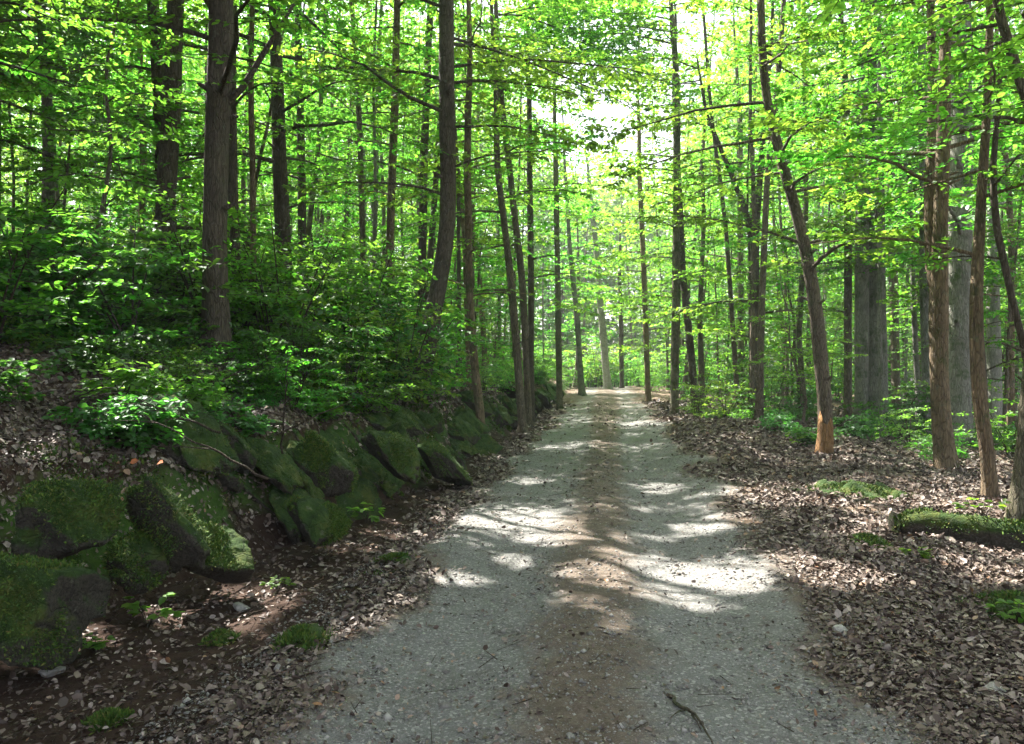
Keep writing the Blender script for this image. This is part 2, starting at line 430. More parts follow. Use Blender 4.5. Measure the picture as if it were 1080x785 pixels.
def lit_mask(Pw):
    """True for leaves whose shadow would fall in one of the sunlit openings of the track"""
    k = (Pw[:, 2] - 0.1) / SUN[2]
    gx = Pw[:, 0] - SUN[0] * k; gy = Pw[:, 1] - SUN[1] * k
    wx = gx + 0.35 * fbm(gx * 1.6, gy * 1.2, 91, 3); wy = gy + 0.5 * fbm(gx * 1.6 + 9, gy * 1.2, 95, 3)
    out = np.zeros(len(Pw), bool)
    for x0, y0, a, b in GAPS:
        out |= ((wx - x0) / (a + 0.05)) ** 2 + ((wy - y0) / (b + 0.07)) ** 2 < 1.0
    for x0, y0, z0, r in OPEN:            # lighter spots in the thicket and on some trunks
        k = (Pw[:, 2] - z0) / SUN[2]
        gx = Pw[:, 0] - SUN[0] * k - x0; gy = Pw[:, 1] - SUN[1] * k - y0
        out |= (gx * gx + gy * gy < r * r) & (Pw[:, 2] > z0 + 0.8 + r)
    return out & (Pw[:, 2] > 0.6)

# ------------------------------------------------------------------ ground, track
def build_ground():
    rows = [-8.0]
    while rows[-1] < 190:
        y = rows[-1]
        rows.append(y + (0.25 if y < 1.5 else max(0.05, 0.009 * y) if y < 60 else 3.0))
    v = np.array(rows)
    uc = [0.0]
    while uc[-1] < 150:
        a = uc[-1]
        uc.append(a + (0.06 if a < 6.5 else max(0.1, 0.06 * (a - 5))))
    uc = np.array(uc)
    u = np.concatenate([-uc[:0:-1], uc])
    Yg, U = np.meshgrid(v, u, indexing='ij')
    X = U + xc(Yg)
    Z = height(X, Yg)
    nr, nc = X.shape
    idx = np.arange(nr * nc).reshape(nr, nc)
    q = np.stack([idx[:-1, :-1], idx[:-1, 1:], idx[1:, 1:], idx[1:, :-1]], -1).reshape(-1, 4)
    s = bank_s(X, Yg)
    edge = fbm(X * 1.5, Yg * 1.1, 71, 4)
    soil = sstep(-2.4, -1.6, U) * 0
    soil = np.where(U < 0, sstep(-1.2, -1.7, U + 0.5 * edge) * (1 - 0.6 * sstep(0.5, 0.9, s)), 0.0)
    soil = np.clip(soil, 0, 1) * np.interp(Yg, [0, 22, 40], [1, 0.8, 0.2])
    mossz = np.exp(-((s - 0.35) / 0.40) ** 2) * np.interp(Yg, [0, 5, 40], [0.5, 0.7, 0.8])
    mossz += np.where(U > 2.3, 0.75 * sstep(0.25, 0.5, fbm(X * 0.7, Yg * 0.7, 83, 3)), 0)
    zone = np.zeros((nr * nc, 4), np.float32); zone[:, 3] = 1
    zone[:, 0] = soil.ravel(); zone[:, 1] = mossz.ravel()
    me = mesh_np('ground', np.stack([X, Yg, Z], -1).reshape(-1, 3), [q], [M['ground']], None, True)
    me.attributes.new('zone', 'FLOAT_COLOR', 'POINT').data.foreach_set('color', zone.ravel())
    link('ground', me, label='leaf-strewn forest floor with a dark bank on the left', kind='structure')
    # track: same grid columns, a few mm proud, its ragged rim dips under the floor
    cs = np.where(np.abs(u) < 2.6)[0]; rs = np.where(v < 75)[0]
    Xp = X[np.ix_(rs, cs)]; Yp = Yg[np.ix_(rs, cs)]; Up = U[np.ix_(rs, cs)]
    hw = halfw(Yp) + 0.55 * fbm(Xp * 0.9, Yp * 0.7, 77, 4) + np.where(Up > 0, 0.12, -0.02)
    Zp = Z[np.ix_(rs, cs)] + 0.014 - 0.05 * sstep(-0.12, 0.22, np.abs(Up) - hw)
    Zp = Zp + 0.010 * fbm(Xp * 7, Yp * 7, 79, 2)
    nr, nc = Xp.shape
    idx = np.arange(nr * nc).reshape(nr, nc)
    q = np.stack([idx[:-1, :-1], idx[:-1, 1:], idx[1:, 1:], idx[1:, :-1]], -1).reshape(-1, 4)
    zone = np.zeros((nr * nc, 4), np.float32); zone[:, 3] = 1
    br = 0.95 * np.exp(-((Up - 0.05) / 0.42) ** 2) + 0.9 * sstep(-0.45, 0.05, np.abs(Up) - hw)
    br = br + np.interp(Yp, [18, 32], [0, 0.5])
    zone[:, 2] = br.ravel()
    me = mesh_np('path', np.stack([Xp, Yp, Zp], -1).reshape(-1, 3), [q], [M['path']], None, True)
    me.attributes.new('zone', 'FLOAT_COLOR', 'POINT').data.foreach_set('color', zone.ravel())
    link('path', me, label='grey gravel track with a brown middle running ahead into the forest', kind='structure')
build_ground()

# ------------------------------------------------------------------ foliage sprays and trees
def spray(mb, L0, L1, dens, size, mw=1, ml=0, tilt=0.3, detail=True, filt=None, org=None, twr=0.004, sp=0.085):
    """twigs from L0 to L1 (n,3) each carrying two ranks of leaves"""
    n = len(L0)
    if n == 0: return
    if filt is not None:
        keep = ~filt((L0 + L1) / 2 + org)
        L0, L1 = L0[keep], L1[keep]; n = len(L0)
        if n == 0: return
    prisms(mb, L0, L1, np.full(n, twr), np.full(n, twr * 0.4), mw)
    ln = np.linalg.norm(L1 - L0, axis=1)
    k = max(2, int(round(np.mean(ln) / sp * dens)))
    t = (np.arange(k) + 0.5) / k
    t = np.clip(t[None, :] + R.normal(0, 0.4 / k, (n, k)), 0.05, 1.05)
    t = np.repeat(t[:, :, None], 2, 2)
    sgn = np.array([1, -1])[None, None, :] * np.ones((n, k, 1))
    C = L0[:, None, None, :] + (L1 - L0)[:, None, None, :] * t[..., None]
    T = norm(L1 - L0)[:, None, None, :] * np.ones((1, k, 2, 1))
    up = np.array([0, 0, 1.0])
    N = norm(up + R.normal(0, tilt, (n, 1, 1, 3)) + R.normal(0, tilt * 0.8, (n, k, 2, 3)))
    side = norm(np.cross(N, T))
    a = R.uniform(0.5, 1.15, (n, k, 2, 1))
    D = norm(T * np.cos(a) + side * np.sin(a) * sgn[..., None] + np.array([0, 0, -0.12]))
    S = size * R.uniform(0.65, 1.2, (n, k, 2)) * (1.05 - 0.35 * t ** 3)
    C = C.reshape(-1, 3); D = D.reshape(-1, 3); N = N.reshape(-1, 3); S = S.ravel()
    keep = R.random(len(C)) < 0.93
    if filt is not None: keep &= ~filt(C + org)
    leaves(mb, C[keep], D[keep], N[keep], S[keep], ml, 0.62, detail)

def limb_points(p, phi, L, rise, n=6, droop=0.25, wob=0.06):
    t = np.linspace(0, 1, n)
    d = np.array([math.cos(phi), math.sin(phi)])
    perp = np.array([-d[1], d[0]])
    w = np.cumsum(R.normal(0, wob, n)) * L * 0.5; w[0] = 0
    zz = L * (rise * t - droop * t * t) + np.concatenate([[0], np.cumsum(R.normal(0, wob * 0.4, n - 1)) * L * 0.4])
    q = np.empty((n, 3))
    q[:, :2] = p[:2] + d * (t * L)[:, None] + perp * w[:, None]; q[:, 2] = p[2] + zz
    return q

def along(pts, t):
    x = np.linspace(0, 1, len(pts))
    return np.stack([np.interp(t, x, pts[:, k]) for k in range(3)], -1)

def add_limb(tb, cb, p, phi, L, rise, r, size, dens, filt=None, org=None, detail=True, droop=0.25, tsp=0.3, bm=0, start=0.12, sp=0.085, tw=0.55):
    pts = limb_points(p, phi, L, rise, 6, droop)
    if filt is not None and filt(along(pts, np.linspace(0.2, 1, 12)) + org).mean() > 0.35: return
    tube(tb, pts, np.linspace(r * 0.8, r * 0.14, 6), 5, bm)
    nt_ = max(3, int(L * (1 - start) / tsp))
    t = np.linspace(start, 1.0, nt_) + R.uniform(-0.03, 0.03, nt_); t = np.clip(t, 0, 1)
    t = np.concatenate([t, t]); sg = np.concatenate([np.ones(nt_), -np.ones(nt_)])
    b = along(pts, t)
    ang = phi + sg * R.uniform(0.55, 1.15, len(t))
    l = np.clip(L * tw * (1.15 - 0.75 * t), 0.25, 1.3) * R.uniform(0.6, 1.2, len(t))
    e = b + np.stack([np.cos(ang) * l, np.sin(ang) * l, l * R.normal(0.0, 0.16, len(t)) - 0.06 * l], -1)
    spray(cb, b, e, dens, size, 1, 0, 0.3, detail, filt, org, 0.0035 + 0.0006 * L, sp)
    # secondary twigs
    m_ = len(t)
    bb = b + (e - b) * R.uniform(0.35, 0.75, (m_, 1))
    a2 = ang + R.choice([-1, 1], m_) * R.uniform(0.5, 1.0, m_)
    l2 = l * 0.55
    ee = bb + np.stack([np.cos(a2) * l2, np.sin(a2) * l2, l2 * R.normal(0.0, 0.2, m_)], -1)
    spray(cb, bb, ee, dens, size * 0.95, 1, 0, 0.35, detail, filt, org, 0.003, sp)

def tree(name, label, trunk_pts, trunk_r, leafm='leaf', barkm='bark', z0=3.0, nlimb=16, limbL=(1.6, 3.2), size=0.10, dens=1.0,
         filt=lit_mask, group=None, cat='tree', sides=10, detail=True, hi_size=None, phi_rng=None, extra=None, flare=0.26, bare=None, tsp=0.3, lump=0.07):
    base = np.array([trunk_pts[0][0], trunk_pts[0][1], float(height(trunk_pts[0][0], trunk_pts[0][1]))])
    pts = np.array(trunk_pts, float) - base
    rad = np.array(trunk_r, float)
    # resample smoothly
    d = np.concatenate([[0], np.cumsum(np.linalg.norm(np.diff(pts, axis=0), axis=1))])
    nn = int(max(12, d[-1] / 0.45))
    tt = np.concatenate([np.linspace(0, 1.2, 7)[:-1], np.linspace(1.2, d[-1], nn)]) if d[-1] > 3 else np.linspace(0, d[-1], nn)
    q = np.stack([np.interp(tt, d, pts[:, k]) for k in range(3)], -1); rr = np.interp(tt, d, rad)
    for _ in range(3):
        q[1:-1] = (q[:-2] + 2 * q[1:-1] + q[2:]) / 4
    q[1:-1, :2] += np.cumsum(R.normal(0, 0.006, (len(q) - 2, 2)), axis=0) * 0.6
    tb, cb = MB(), MB()
    z0 *= 0.72; nlimb = int(nlimb * 1.75)
    size = max(size * 0.74, 0.056 + 0.0032 * base[1])
    q[0, 2] -= 0.25
    sd_ = R.uniform(0, 6)
    tube(tb, q, rr, sides, 0, lump, sd_, flare)
    if sides >= 10:
        for k in range(int(R.integers(2, 6))):
            zk = R.uniform(0.8, 6.0)
            pk = np.array([np.interp(zk, q[:, 2], q[:, c]) for c in range(3)]); rk = float(np.interp(zk, q[:, 2], rr)); a = R.uniform(0, 6.28)
            d = np.array([math.cos(a), math.sin(a), 0.35]); ln = rk * 0.8 + R.uniform(0.02, 0.22)
            tube(tb, np.array([pk + d * rk * 0.5, pk + d * (rk + 0.01), pk + d * (rk * 0.6 + ln)]), [rk * 0.38, rk * 0.24, rk * 0.12 + 0.003], 6, 0, 0.1, a)
    Htop = q[-1, 2]
    zs = np.linspace(z0, Htop - 0.3, nlimb) + R.uniform(-0.4, 0.4, nlimb)
    x = tt / tt[-1]
    phi = R.uniform(0, 6.28)
    for z in zs:
        if z < 0.5: continue
        if base[1] > 17 and z + base[2] > CAMZ + 0.52 * base[1] + 1.5 and R.random() < 0.6: continue
        f = np.interp(z, q[:, 2], x)
        p = np.array([np.interp(f, x, q[:, k]) for k in range(3)]); r = np.interp(f, x, rr)
        phi += 2.4 + R.normal(0, 0.4)
        ph = phi if phi_rng is None else R.uniform(*phi_rng)
        frac = (z - z0) / max(0.1, Htop - z0)
        L = R.uniform(*limbL) * (1.0 - 0.55 * max(0, frac - 0.35))
        hi = hi_size is not None and z + base[2] > CAMZ + 0.52 * base[1] + 1.5
        add_limb(tb, cb, p, ph, L, R.uniform(0.05, 0.45), min(r * 0.5, 0.012 + 0.012 * L), hi_size if hi else size, dens, filt, base, detail and not hi,
                 sp=0.085 * size / 0.1 if not hi else 0.14, tsp=(tsp if not hi else 0.36) * (1 if base[1] < 16 else 1.2))
    if extra: extra(tb, cb, q, rr, base)
    root = link(name, None, None, base, label, cat, group)
    link('trunk', tb.mesh('trunk', [M[barkm]], True), root)
    link('crown', cb.mesh('crown', [M[leafm], M['twig']]), root)
    if bare:
        k = q[:, 2] < bare
        pb, qb = MB(), q[k]
        tube(pb, qb, rr[k] * np.linspace(1.05, 1.015, k.sum()), sides, 0, lump, sd_, flare)
        nt_ = sides + 1; pb.V[-1][-nt_:-1, 2] += R.uniform(-0.22, 0.1, sides); pb.V[-1][-1, 2] -= 0.25
        link('bare_wood', pb.mesh('bare_wood', [M['wood_bare']], True), root, None, 'orange peeled foot of the trunk')
    return root

def hero_trunk(Y, pl, top=17.0, wob=0.0):
    """pl: list of photo points (px, py, width px) from low to high at depth Y"""
    pts = [P(px, py, Y) for px, py, w in pl]; rad = [w * 0.80 / F * Y / 2 for px, py, w in pl]
    b = pts[0]; g = float(height(b[0], b[1]))
    if b[2] > g + 0.05:
        d = (pts[0] - pts[1]); d = d / abs(d[2]) if abs(d[2]) > 1e-3 else np.array([0, 0, -1.0])
        d[:2] = np.clip(d[:2], -0.2, 0.2)
        nb = b + d * (b[2] - g); nb[2] = float(height(nb[0], nb[1]))
        pts.insert(0, nb); rad.insert(0, rad[0] * 1.08)
    d = pts[-1] - pts[-2]; d = d / max(0.3, d[2])
    p = pts[-1].copy(); r = rad[-1]
    n = 5
    if top > p[2] + 1:
        st = (top - p[2]) / n
        for k in range(n):
            d[:2] *= 0.6
            p = p + np.array([d[0], d[1], 1.0]) * st + np.array([R.normal(0, 0.08), R.normal(0, 0.1), 0])
            pts.append(p.copy()); rad.append(r * (1 - 0.8 * (k + 1) / n))
    for i in range(1, len(pts)):
        pts[i] = pts[i] + np.array([0, R.normal(0, 0.05), 0])
    return pts, rad

def hero(name, label, Y, pl, top=17.0, **kw):
    pts, rad = hero_trunk(Y, pl, top)
    return tree(name, label, pts, rad, **kw)

HI = 0.20
def over(zs, phi, Ls, size=0.11):
    def f(tb, cb, q, rr, base):
        for z, l in zip(zs, Ls):
            zz = z - base[2]
            p = np.array([np.interp(zz, q[:, 2], q[:, k]) for k in range(3)])
            add_limb(tb, cb, p, phi + R.normal(0, 0.25), l, R.uniform(0.05, 0.25), 0.04, size, 1.0, lit_mask, base, True, tsp=0.26)
    return f
# --- left of the track
hero('beech_tree', 'stout brown trunk leaning slightly right on the left hillside, behind the thickest left trunk', 13, [(172, 300, 27), (176, 200, 25), (182, 100, 23), (187, 0, 21)], 18, barkm='bark_dark', z0=5.5, nlimb=16, limbL=(2, 4), hi_size=HI, leafm='leaf',
     extra=lambda *a: [over((9.6, 10.4, 11.2, 12.0, 12.9, 13.8), ph, (4.2, 4.4, 4.4, 4.2, 4.0, 3.8), 0.17)(*a) for ph in (-0.5, -1.2, -1.9)])  # limbs above the frame, added to shade the near track
def L2limbs(tb, cb, q, rr, base):
    for (a, b, c) in (((236, 112), (256, 92), (283, 48)), ((240, 30), (222, 5), (195, -30))):
        pp = np.array([P(*a, 10.5), P(*b, 10.5), P(*c, 10.4), P(c[0] + (c[0] - b[0]), c[1] + (c[1] - b[1]), 10.2)]) - base
        tube(tb, pp, [0.055, 0.045, 0.035, 0.015], 7)
    for ph in (-0.2, -0.8, -1.5, 3.6):  # unseen high limbs, put in to keep the near track in shade
        over((8.3, 9.1, 9.9, 10.7, 11.5, 12.4, 13.4), ph, (4.2, 4.4, 4.2, 4.4, 4.2, 4.0, 3.6), 0.17)(tb, cb, q, rr, base)
hero('beech_tree', 'thickest trunk on the left hillside, dark brown, with a rising limb on its right', 10.5, [(224, 372, 37), (226, 300, 33), (227, 200, 31), (229, 100, 31), (232, 0, 30)], 18, barkm='bark_dark', z0=5.0, nlimb=18, limbL=(2, 4.2), hi_size=HI, extra=L2limbs, sides=16, leafm='leaf')
hero('beech_tree', 'slim dark trunk close behind the thickest left trunk', 13.5, [(249, 300, 13), (248, 200, 13), (246, 60, 12)], 15, barkm='bark_dark', z0=4.5, nlimb=12, hi_size=HI)
hero('pole_tree', 'thin reddish pole just right of the thickest left trunk', 14, [(267, 292, 9), (266, 180, 8), (264, 60, 7)], 13, barkm='bark_orange', z0=4.5, nlimb=10, limbL=(1, 2), hi_size=HI)
def L5limb(tb, cb, q, rr, base):
    pp = np.array([P(256, 152, 12.0), P(285, 120, 12), P(325, 82, 12), P(365, 60, 12)]) - base
    tube(tb, pp, [0.05, 0.04, 0.035, 0.02], 7)
hero('oak_tree', 'dark trunk with a long arching branch reaching right over the left hillside', 19, [(318, 300, 11), (317, 200, 11), (314, 60, 10)], 17, barkm='bark_dark', z0=5.5, nlimb=14, hi_size=HI)
hero('beech_tree', 'straight slim trunk left of the pair of pale brown poles', 21, [(383, 300, 8), (381, 150, 7), (372, 20, 6)], 16, barkm='bark', z0=5, nlimb=12, hi_size=HI)
hero('pole_tree', 'pale brown pole leaning right, second from the big curved trunk', 18, [(410, 335, 12), (412, 230, 11), (417, 100, 10), (420, 0, 9)], 16, barkm='bark_orange', z0=5.5, nlimb=12, limbL=(1.2, 2.4), hi_size=HI)
hero('beech_tree', 'very thin grey pole between two brown poles on the left', 24, [(395, 300, 6), (398, 100, 6)], 16, barkm='bark_grey', z0=6, nlimb=10, hi_size=HI)
hero('beech_tree', 'dark trunk close on the left of the big curved trunk', 22, [(444, 340, 11), (446, 200, 11), (452, 20, 9)], 17, barkm='bark_dark', z0=6, nlimb=12, hi_size=HI)
hero('beech_tree', 'big dark trunk curving left at its foot on top of the left bank', 15, [(446, 385, 26), (452, 345, 24), (462, 310, 23), (470, 262, 22), (473, 200, 21), (471, 100, 20), (470, 0, 20)], 18, barkm='bark_dark', z0=5.5, nlimb=18, limbL=(2, 4), hi_size=HI, sides=14, leafm='leaf_lime', extra=over((6.2, 7.3, 7.9, 8.4, 9.0), 0.1, (2.2, 4.2, 4.6, 4.4, 4.5)))
hero('beech_tree', 'slim brown trunk standing on the bank just right of the big curved trunk', 16.5, [(505, 432, 11), (499, 380, 11), (494, 300, 10), (491, 150, 9)], 15, barkm='bark_orange', z0=4.0, nlimb=14, limbL=(1.2, 2.4), hi_size=HI, leafm='leaf_lime')
hero('beech_tree', 'slim trunk leaning left, left member of the crossing pair above the bank', 20, [(546, 380, 10), (540, 300, 10), (524, 170, 8)], 15, barkm='bark', z0=4.5, nlimb=12, hi_size=HI, leafm='leaf_lime')
hero('beech_tree', 'slim trunk leaning left, right member of the crossing pair above the bank', 22, [(556, 400, 9), (552, 300, 9), (530, 110, 8)], 16, barkm='bark', z0=5, nlimb=12, hi_size=HI, leafm='leaf_lime', extra=over((9.6, 10.3, 10.9, 11.5, 12.0, 12.6), 0.1, (3.0, 3.8, 4.4, 4.4, 4.4, 4.2), 0.13))
hero('beech_tree', 'upright trunk beside the crossing pair, where the bank grows low', 24, [(560, 400, 9), (560, 300, 8), (559, 180, 8)], 17, barkm='bark_dark', z0=5, nlimb=12, hi_size=HI)
hero('beech_tree', 'slim trunk above the far left bank end, mossy and upright', 30, [(590, 425, 8), (588, 330, 8), (586, 200, 7)], 18, barkm='bark_green', z0=5, nlimb=14, hi_size=HI, leafm='leaf_lime', limbL=(1.6, 3))
hero('beech_tree', 'grey trunk leaning left beside the far left path edge', 40, [(613, 405, 8), (608, 330, 7), (600, 250, 6)], 16, barkm='bark_grey', z0=6, nlimb=12, hi_size=HI, leafm='leaf_lime')
hero('birch_tree', 'pale trunk leaning left at the far end of the path', 47, [(641, 410, 11), (635, 340, 9), (627, 240, 7), (622, 200, 6)], 15, barkm='bark_pale', z0=6, nlimb=12, leafm='leaf_lime', limbL=(1.2, 2.4))
hero('pole_tree', 'thin dark pole in the middle of the far path end', 49, [(656, 408, 6), (655, 340, 6), (653, 290, 5)], 11, barkm='bark_dark', z0=6, nlimb=9, leafm='leaf_lime', limbL=(1, 2))
# --- right of the track
hero('beech_tree', 'slender reddish trunk at the right path edge near the far end', 32, [(684, 430, 8), (681, 330, 7), (677, 230, 7), (675, 180, 6)], 18, barkm='bark_orange', z0=3.5, nlimb=18, limbL=(1.2, 2.6), hi_size=HI, leafm='leaf_lime')
hero('beech_tree', 'straight mossy trunk beside the path, left stem of the roadside trio', 25, [(711, 442, 12), (713, 300, 11), (714, 80, 9)], 17, barkm='bark_green', z0=4, nlimb=18, limbL=(1.5, 3), hi_size=HI, leafm='leaf_lime', extra=over((10.6, 11.4, 11.9, 12.3, 12.7, 13.1, 13.5, 14.0), 3.2, (2.6, 3.6, 4.4, 4.8, 4.8, 4.8, 4.6, 4.6), 0.14))
hero('beech_tree', 'curving dark stem in the middle of the roadside trio', 25.5, [(733, 425, 10), (728, 370, 10), (719, 290, 9), (716, 200, 8)], 14, barkm='bark_dark', z0=4, nlimb=12, limbL=(1.2, 2.6), hi_size=HI, leafm='leaf_lime')
hero('beech_tree', 'short leaning stem on the right of the roadside trio', 27, [(741, 425, 8), (737, 340, 7), (742, 230, 6)], 12, barkm='bark', z0=3.5, nlimb=10, limbL=(1.2, 2.2), hi_size=HI, leafm='leaf_lime')
hero('beech_tree', 'pale slim trunk between the roadside trio and the forked tree', 29, [(781, 425, 9), (782, 300, 8), (780, 160, 7)], 16, barkm='bark_green', z0=4.5, nlimb=12, hi_size=HI, leafm='leaf_lime')
def R3fork(tb, cb, q, rr, base):
    pp = np.array([P(797, 262, 22), P(784, 215, 22), P(772, 185, 22), P(745, 120, 21.5), P(735, 60, 21)]) - base
    tube(tb, pp, [0.10, 0.085, 0.07, 0.05, 0.02], 8)
    for z, ph in ((0.5, 2.8), (0.7, 4.0), (0.9, 2.2), (0.95, 3.6)):
        add_limb(tb, cb, along(pp, np.array([z]))[0], ph, 2.0, 0.2, 0.03, 0.11, 1.0, lit_mask, base)
hero('beech_tree', 'forked tree by the path, its left fork leaning over the track', 22, [(801, 432, 12), (799, 350, 11), (795, 260, 11), (802, 200, 8), (806, 140, 7)], 14, barkm='bark_dark', z0=3.6, nlimb=14, limbL=(1.5, 3), hi_size=HI, extra=R3fork, leafm='leaf_lime')
hero('beech_tree', 'long trunk leaning left over the track from the right litter slope', 13.5, [(868, 486, 19), (871, 440, 18), (864, 360, 18), (853, 290, 17), (838, 220, 15), (820, 160, 13), (806, 92, 11), (800, 30, 10), (801, -30, 8)], 13, barkm='bark', bare=0.85, extra=over((5.6, 6.2, 6.9, 7.6), 3.0, (2.6, 3.0, 3.4, 3.2)), z0=4.2, nlimb=16, limbL=(1.8, 3.4), hi_size=HI, leafm='leaf_lime', sides=12)
hero('beech_tree', 'slim brown trunk left of the grey double trunk', 21, [(894, 455, 11), (894, 300, 10), (893, 160, 9)], 16, barkm='bark', z0=5, nlimb=12, hi_size=HI, leafm='leaf_lime')
hero('oak_tree', 'left half of the thick grey double trunk on the right', 20, [(908, 462, 18), (908, 300, 17), (909, 100, 15)], 18, barkm='bark_grey', z0=5.5, nlimb=16, limbL=(2, 3.8), hi_size=HI, sides=14)
hero('oak_tree', 'right and thicker half of the grey double trunk on the right', 20.2, [(926, 466, 25), (925, 300, 23), (923, 100, 20)], 19, barkm='bark_grey', z0=5.5, nlimb=16, limbL=(2, 3.8), hi_size=HI, sides=14)
hero('beech_tree', 'brown trunk close on the right of the grey double trunk', 26, [(946, 455, 12), (944, 300, 11), (941, 120, 10)], 17, barkm='bark', z0=6, nlimb=12, hi_size=HI)
hero('beech_tree', 'grey trunk half hidden by the twisted brown trunk on the right', 19, [(979, 470, 12), (975, 300, 12), (972, 100, 10)], 17, barkm='bark_grey', z0=6, nlimb=12, hi_size=HI)
def R9fork(tb, cb, q, rr, base):
    pp = np.array([P(992, 330, 11.9), P(983, 280, 12), P(980, 220, 12.1), P(984, 120, 12.2), P(982, 0, 12.3), P(980, -150, 12.4)]) - base
    tube(tb, pp, [0.10, 0.09, 0.08, 0.07, 0.06, 0.03], 9, 0, 0.06)
hero('beech_tree', 'twisted brown trunk with a second stem rising from its side, in litter on the right', 11.9, [(1000, 508, 30), (997, 470, 25), (992, 400, 23), (993, 320, 25), (991, 250, 18), (994, 150, 16), (998, 40, 14), (999, 0, 14)], 15, barkm='bark_orange', z0=5.5, nlimb=14, limbL=(1.8, 3.2), hi_size=HI, extra=R9fork, sides=14)
hero('oak_tree', 'thick grey mossy trunk behind the twisted brown trunk', 16, [(1013, 476, 32), (1013, 380, 29), (1015, 200, 28), (1015, 0, 25)], 18, barkm='bark_grey', z0=6, nlimb=16, limbL=(2, 3.8), hi_size=HI, sides=14)
hero('beech_tree', 'slim orange brown stem bending right at its foot, near the mossy log', 9.7, [(1044, 532, 18), (1036, 470, 17), (1029, 400, 17), (1027, 330, 16), (1034, 230, 13), (1040, 130, 11), (1042, 60, 10)], 12, barkm='bark_orange', z0=4.6, nlimb=10, limbL=(1.4, 2.6), hi_size=HI)
hero('birch_tree', 'pale whitish trunk beyond the ferns at the right edge', 22, [(1049, 466, 19), (1047, 350, 17), (1045, 200, 13), (1044, 100, 11)], 15, barkm='bark_pale', z0=6, nlimb=10, hi_size=HI)
hero('oak_tree', 'mossy leaning trunk cut by the right edge behind the fallen log', 8.2, [(1072, 562, 27), (1081, 500, 22), (1092, 400, 19), (1098, 250, 17)], 13, barkm='bark_green', z0=5.0, nlimb=10, limbL=(1.6, 3), hi_size=HI, sides=12)
hero('beech_tree', 'thin dark sinuous stem arching at the right edge', 9.5, [(1105, 460, 10), (1082, 385, 9), (1070, 310, 9), (1054, 250, 9), (1047, 195, 8), (1050, 150, 7), (1052, 120, 6)], 7.5, barkm='bark_dark', z0=4.6, nlimb=5, limbL=(0.8, 1.6))
hero('oak_tree', 'dark trunk bowing in from the top of the right edge', 7.6, [(1150, 470, 20), (1128, 300, 17), (1098, 150, 15), (1062, 62, 13), (1043, 10, 12), (1038, -40, 11)], 10, barkm='bark', z0=5.5, nlimb=9, limbL=(1.6, 3), hi_size=HI)

# ------------------------------------------------------------------ trees outside the frame whose crowns hang into it, and two added for shade
def simple_tree(x, y, H, r, lean=(0, 0)):
    z = float(height(x, y))
    n = 8
    t = np.linspace(0, 1, n)
    pts = [(x + lean[0] * a + R.normal(0, 0.05) * (a > 0), y + lean[1] * a + R.normal(0, 0.05) * (a > 0), z + H * a) for a in t]
    rad = [r * (1 - 0.82 * a ** 1.2) for a in t]
    return pts, rad

for (x, y, H, r, z0, lab) in [(-6.2, 6.3, 15, 0.17, 2.6, 'leafy tree at the left edge, bright leaves filling the top left corner'),
                              (-7.6, 9.2, 16, 0.2, 3.0, 'dark trunk at the far left edge half hidden in bright leaves'),
                              (-9.0, 12.5, 17, 0.22, 3.2, 'tree behind the left edge leaves, dark stem in shade'),
                              (-6.5, 15.5, 16, 0.16, 3.2, 'tree behind the two stoutest left trunks with spreading leafy layers'),
                              (7.4, 6.0, 16, 0.2, 4.0, 'tree just outside the right edge, its leaves hanging into the top right'),
                              (-4.4, 2.2, 17, 0.22, 4.6, 'tree standing beside the viewer on the left bank, branches over the track'),
                              (-7.8, 7.4, 16, 0.18, 5.0, 'shade tree added outside the left edge between the two leafy edge trees'),  # this tree and the next are added to shade the near track
                              (-5.3, 4.0, 16, 0.18, 5.5, 'shade tree added outside the left edge nearest the blocky boulder'),
                              (5.2, 2.0, 17, 0.22, 4.8, 'tree standing beside the viewer on the right, branches over the track')]:
    pts, rad = simple_tree(x, y, H, r, (R.normal(0, 0.4), R.normal(0, 0.4)))
    tree('beech_tree', lab, pts, rad, z0=z0, nlimb=20, limbL=(1.8, 3.6), hi_size=0.12, leafm='leaf' if x < 0 else 'leaf_lime', barkm='bark_dark')

# ------------------------------------------------------------------ canopy trees added on the sunny side, mostly unseen, to shade the track
def free(x, y, taken, dmin):
    return all((x - a) ** 2 + (y - b) ** 2 > dmin * dmin for a, b in taken)

TAKEN = [(o.location.x, o.location.y) for o in COL.objects if o.get('category') == 'tree']
n_c = 0
for k in range(1200):
    if n_c >= 34: break
    y = R.uniform(2, 17); x = xc(y) - 3.2 - R.uniform(0, 14)
    if y < 15 and x > -0.70 * y - 0.3: continue
    if abs((x - 1.16) * 0.74 + (y - 6.1) * 0.67) < 0.95: continue
    if not free(x, y, TAKEN, 1.9): continue
    TAKEN.append((x, y)); n_c += 1
    pts, rad = simple_tree(x, y, R.uniform(14, 20), R.uniform(0.09, 0.2), (R.normal(0, 0.5), R.normal(0, 0.5)))
    tree('beech_tree', 'mature beech added on the left hillside, its crown shading the track', pts, rad, z0=R.uniform(5, 7.5), nlimb=28, limbL=(2, 4.4), hi_size=0.21,
         barkm=random.choice(['bark_dark', 'bark', 'bark_grey']), leafm=random.choice(['leaf', 'leaf', 'leaf_lime']), group='added shade beeches on the left hillside')

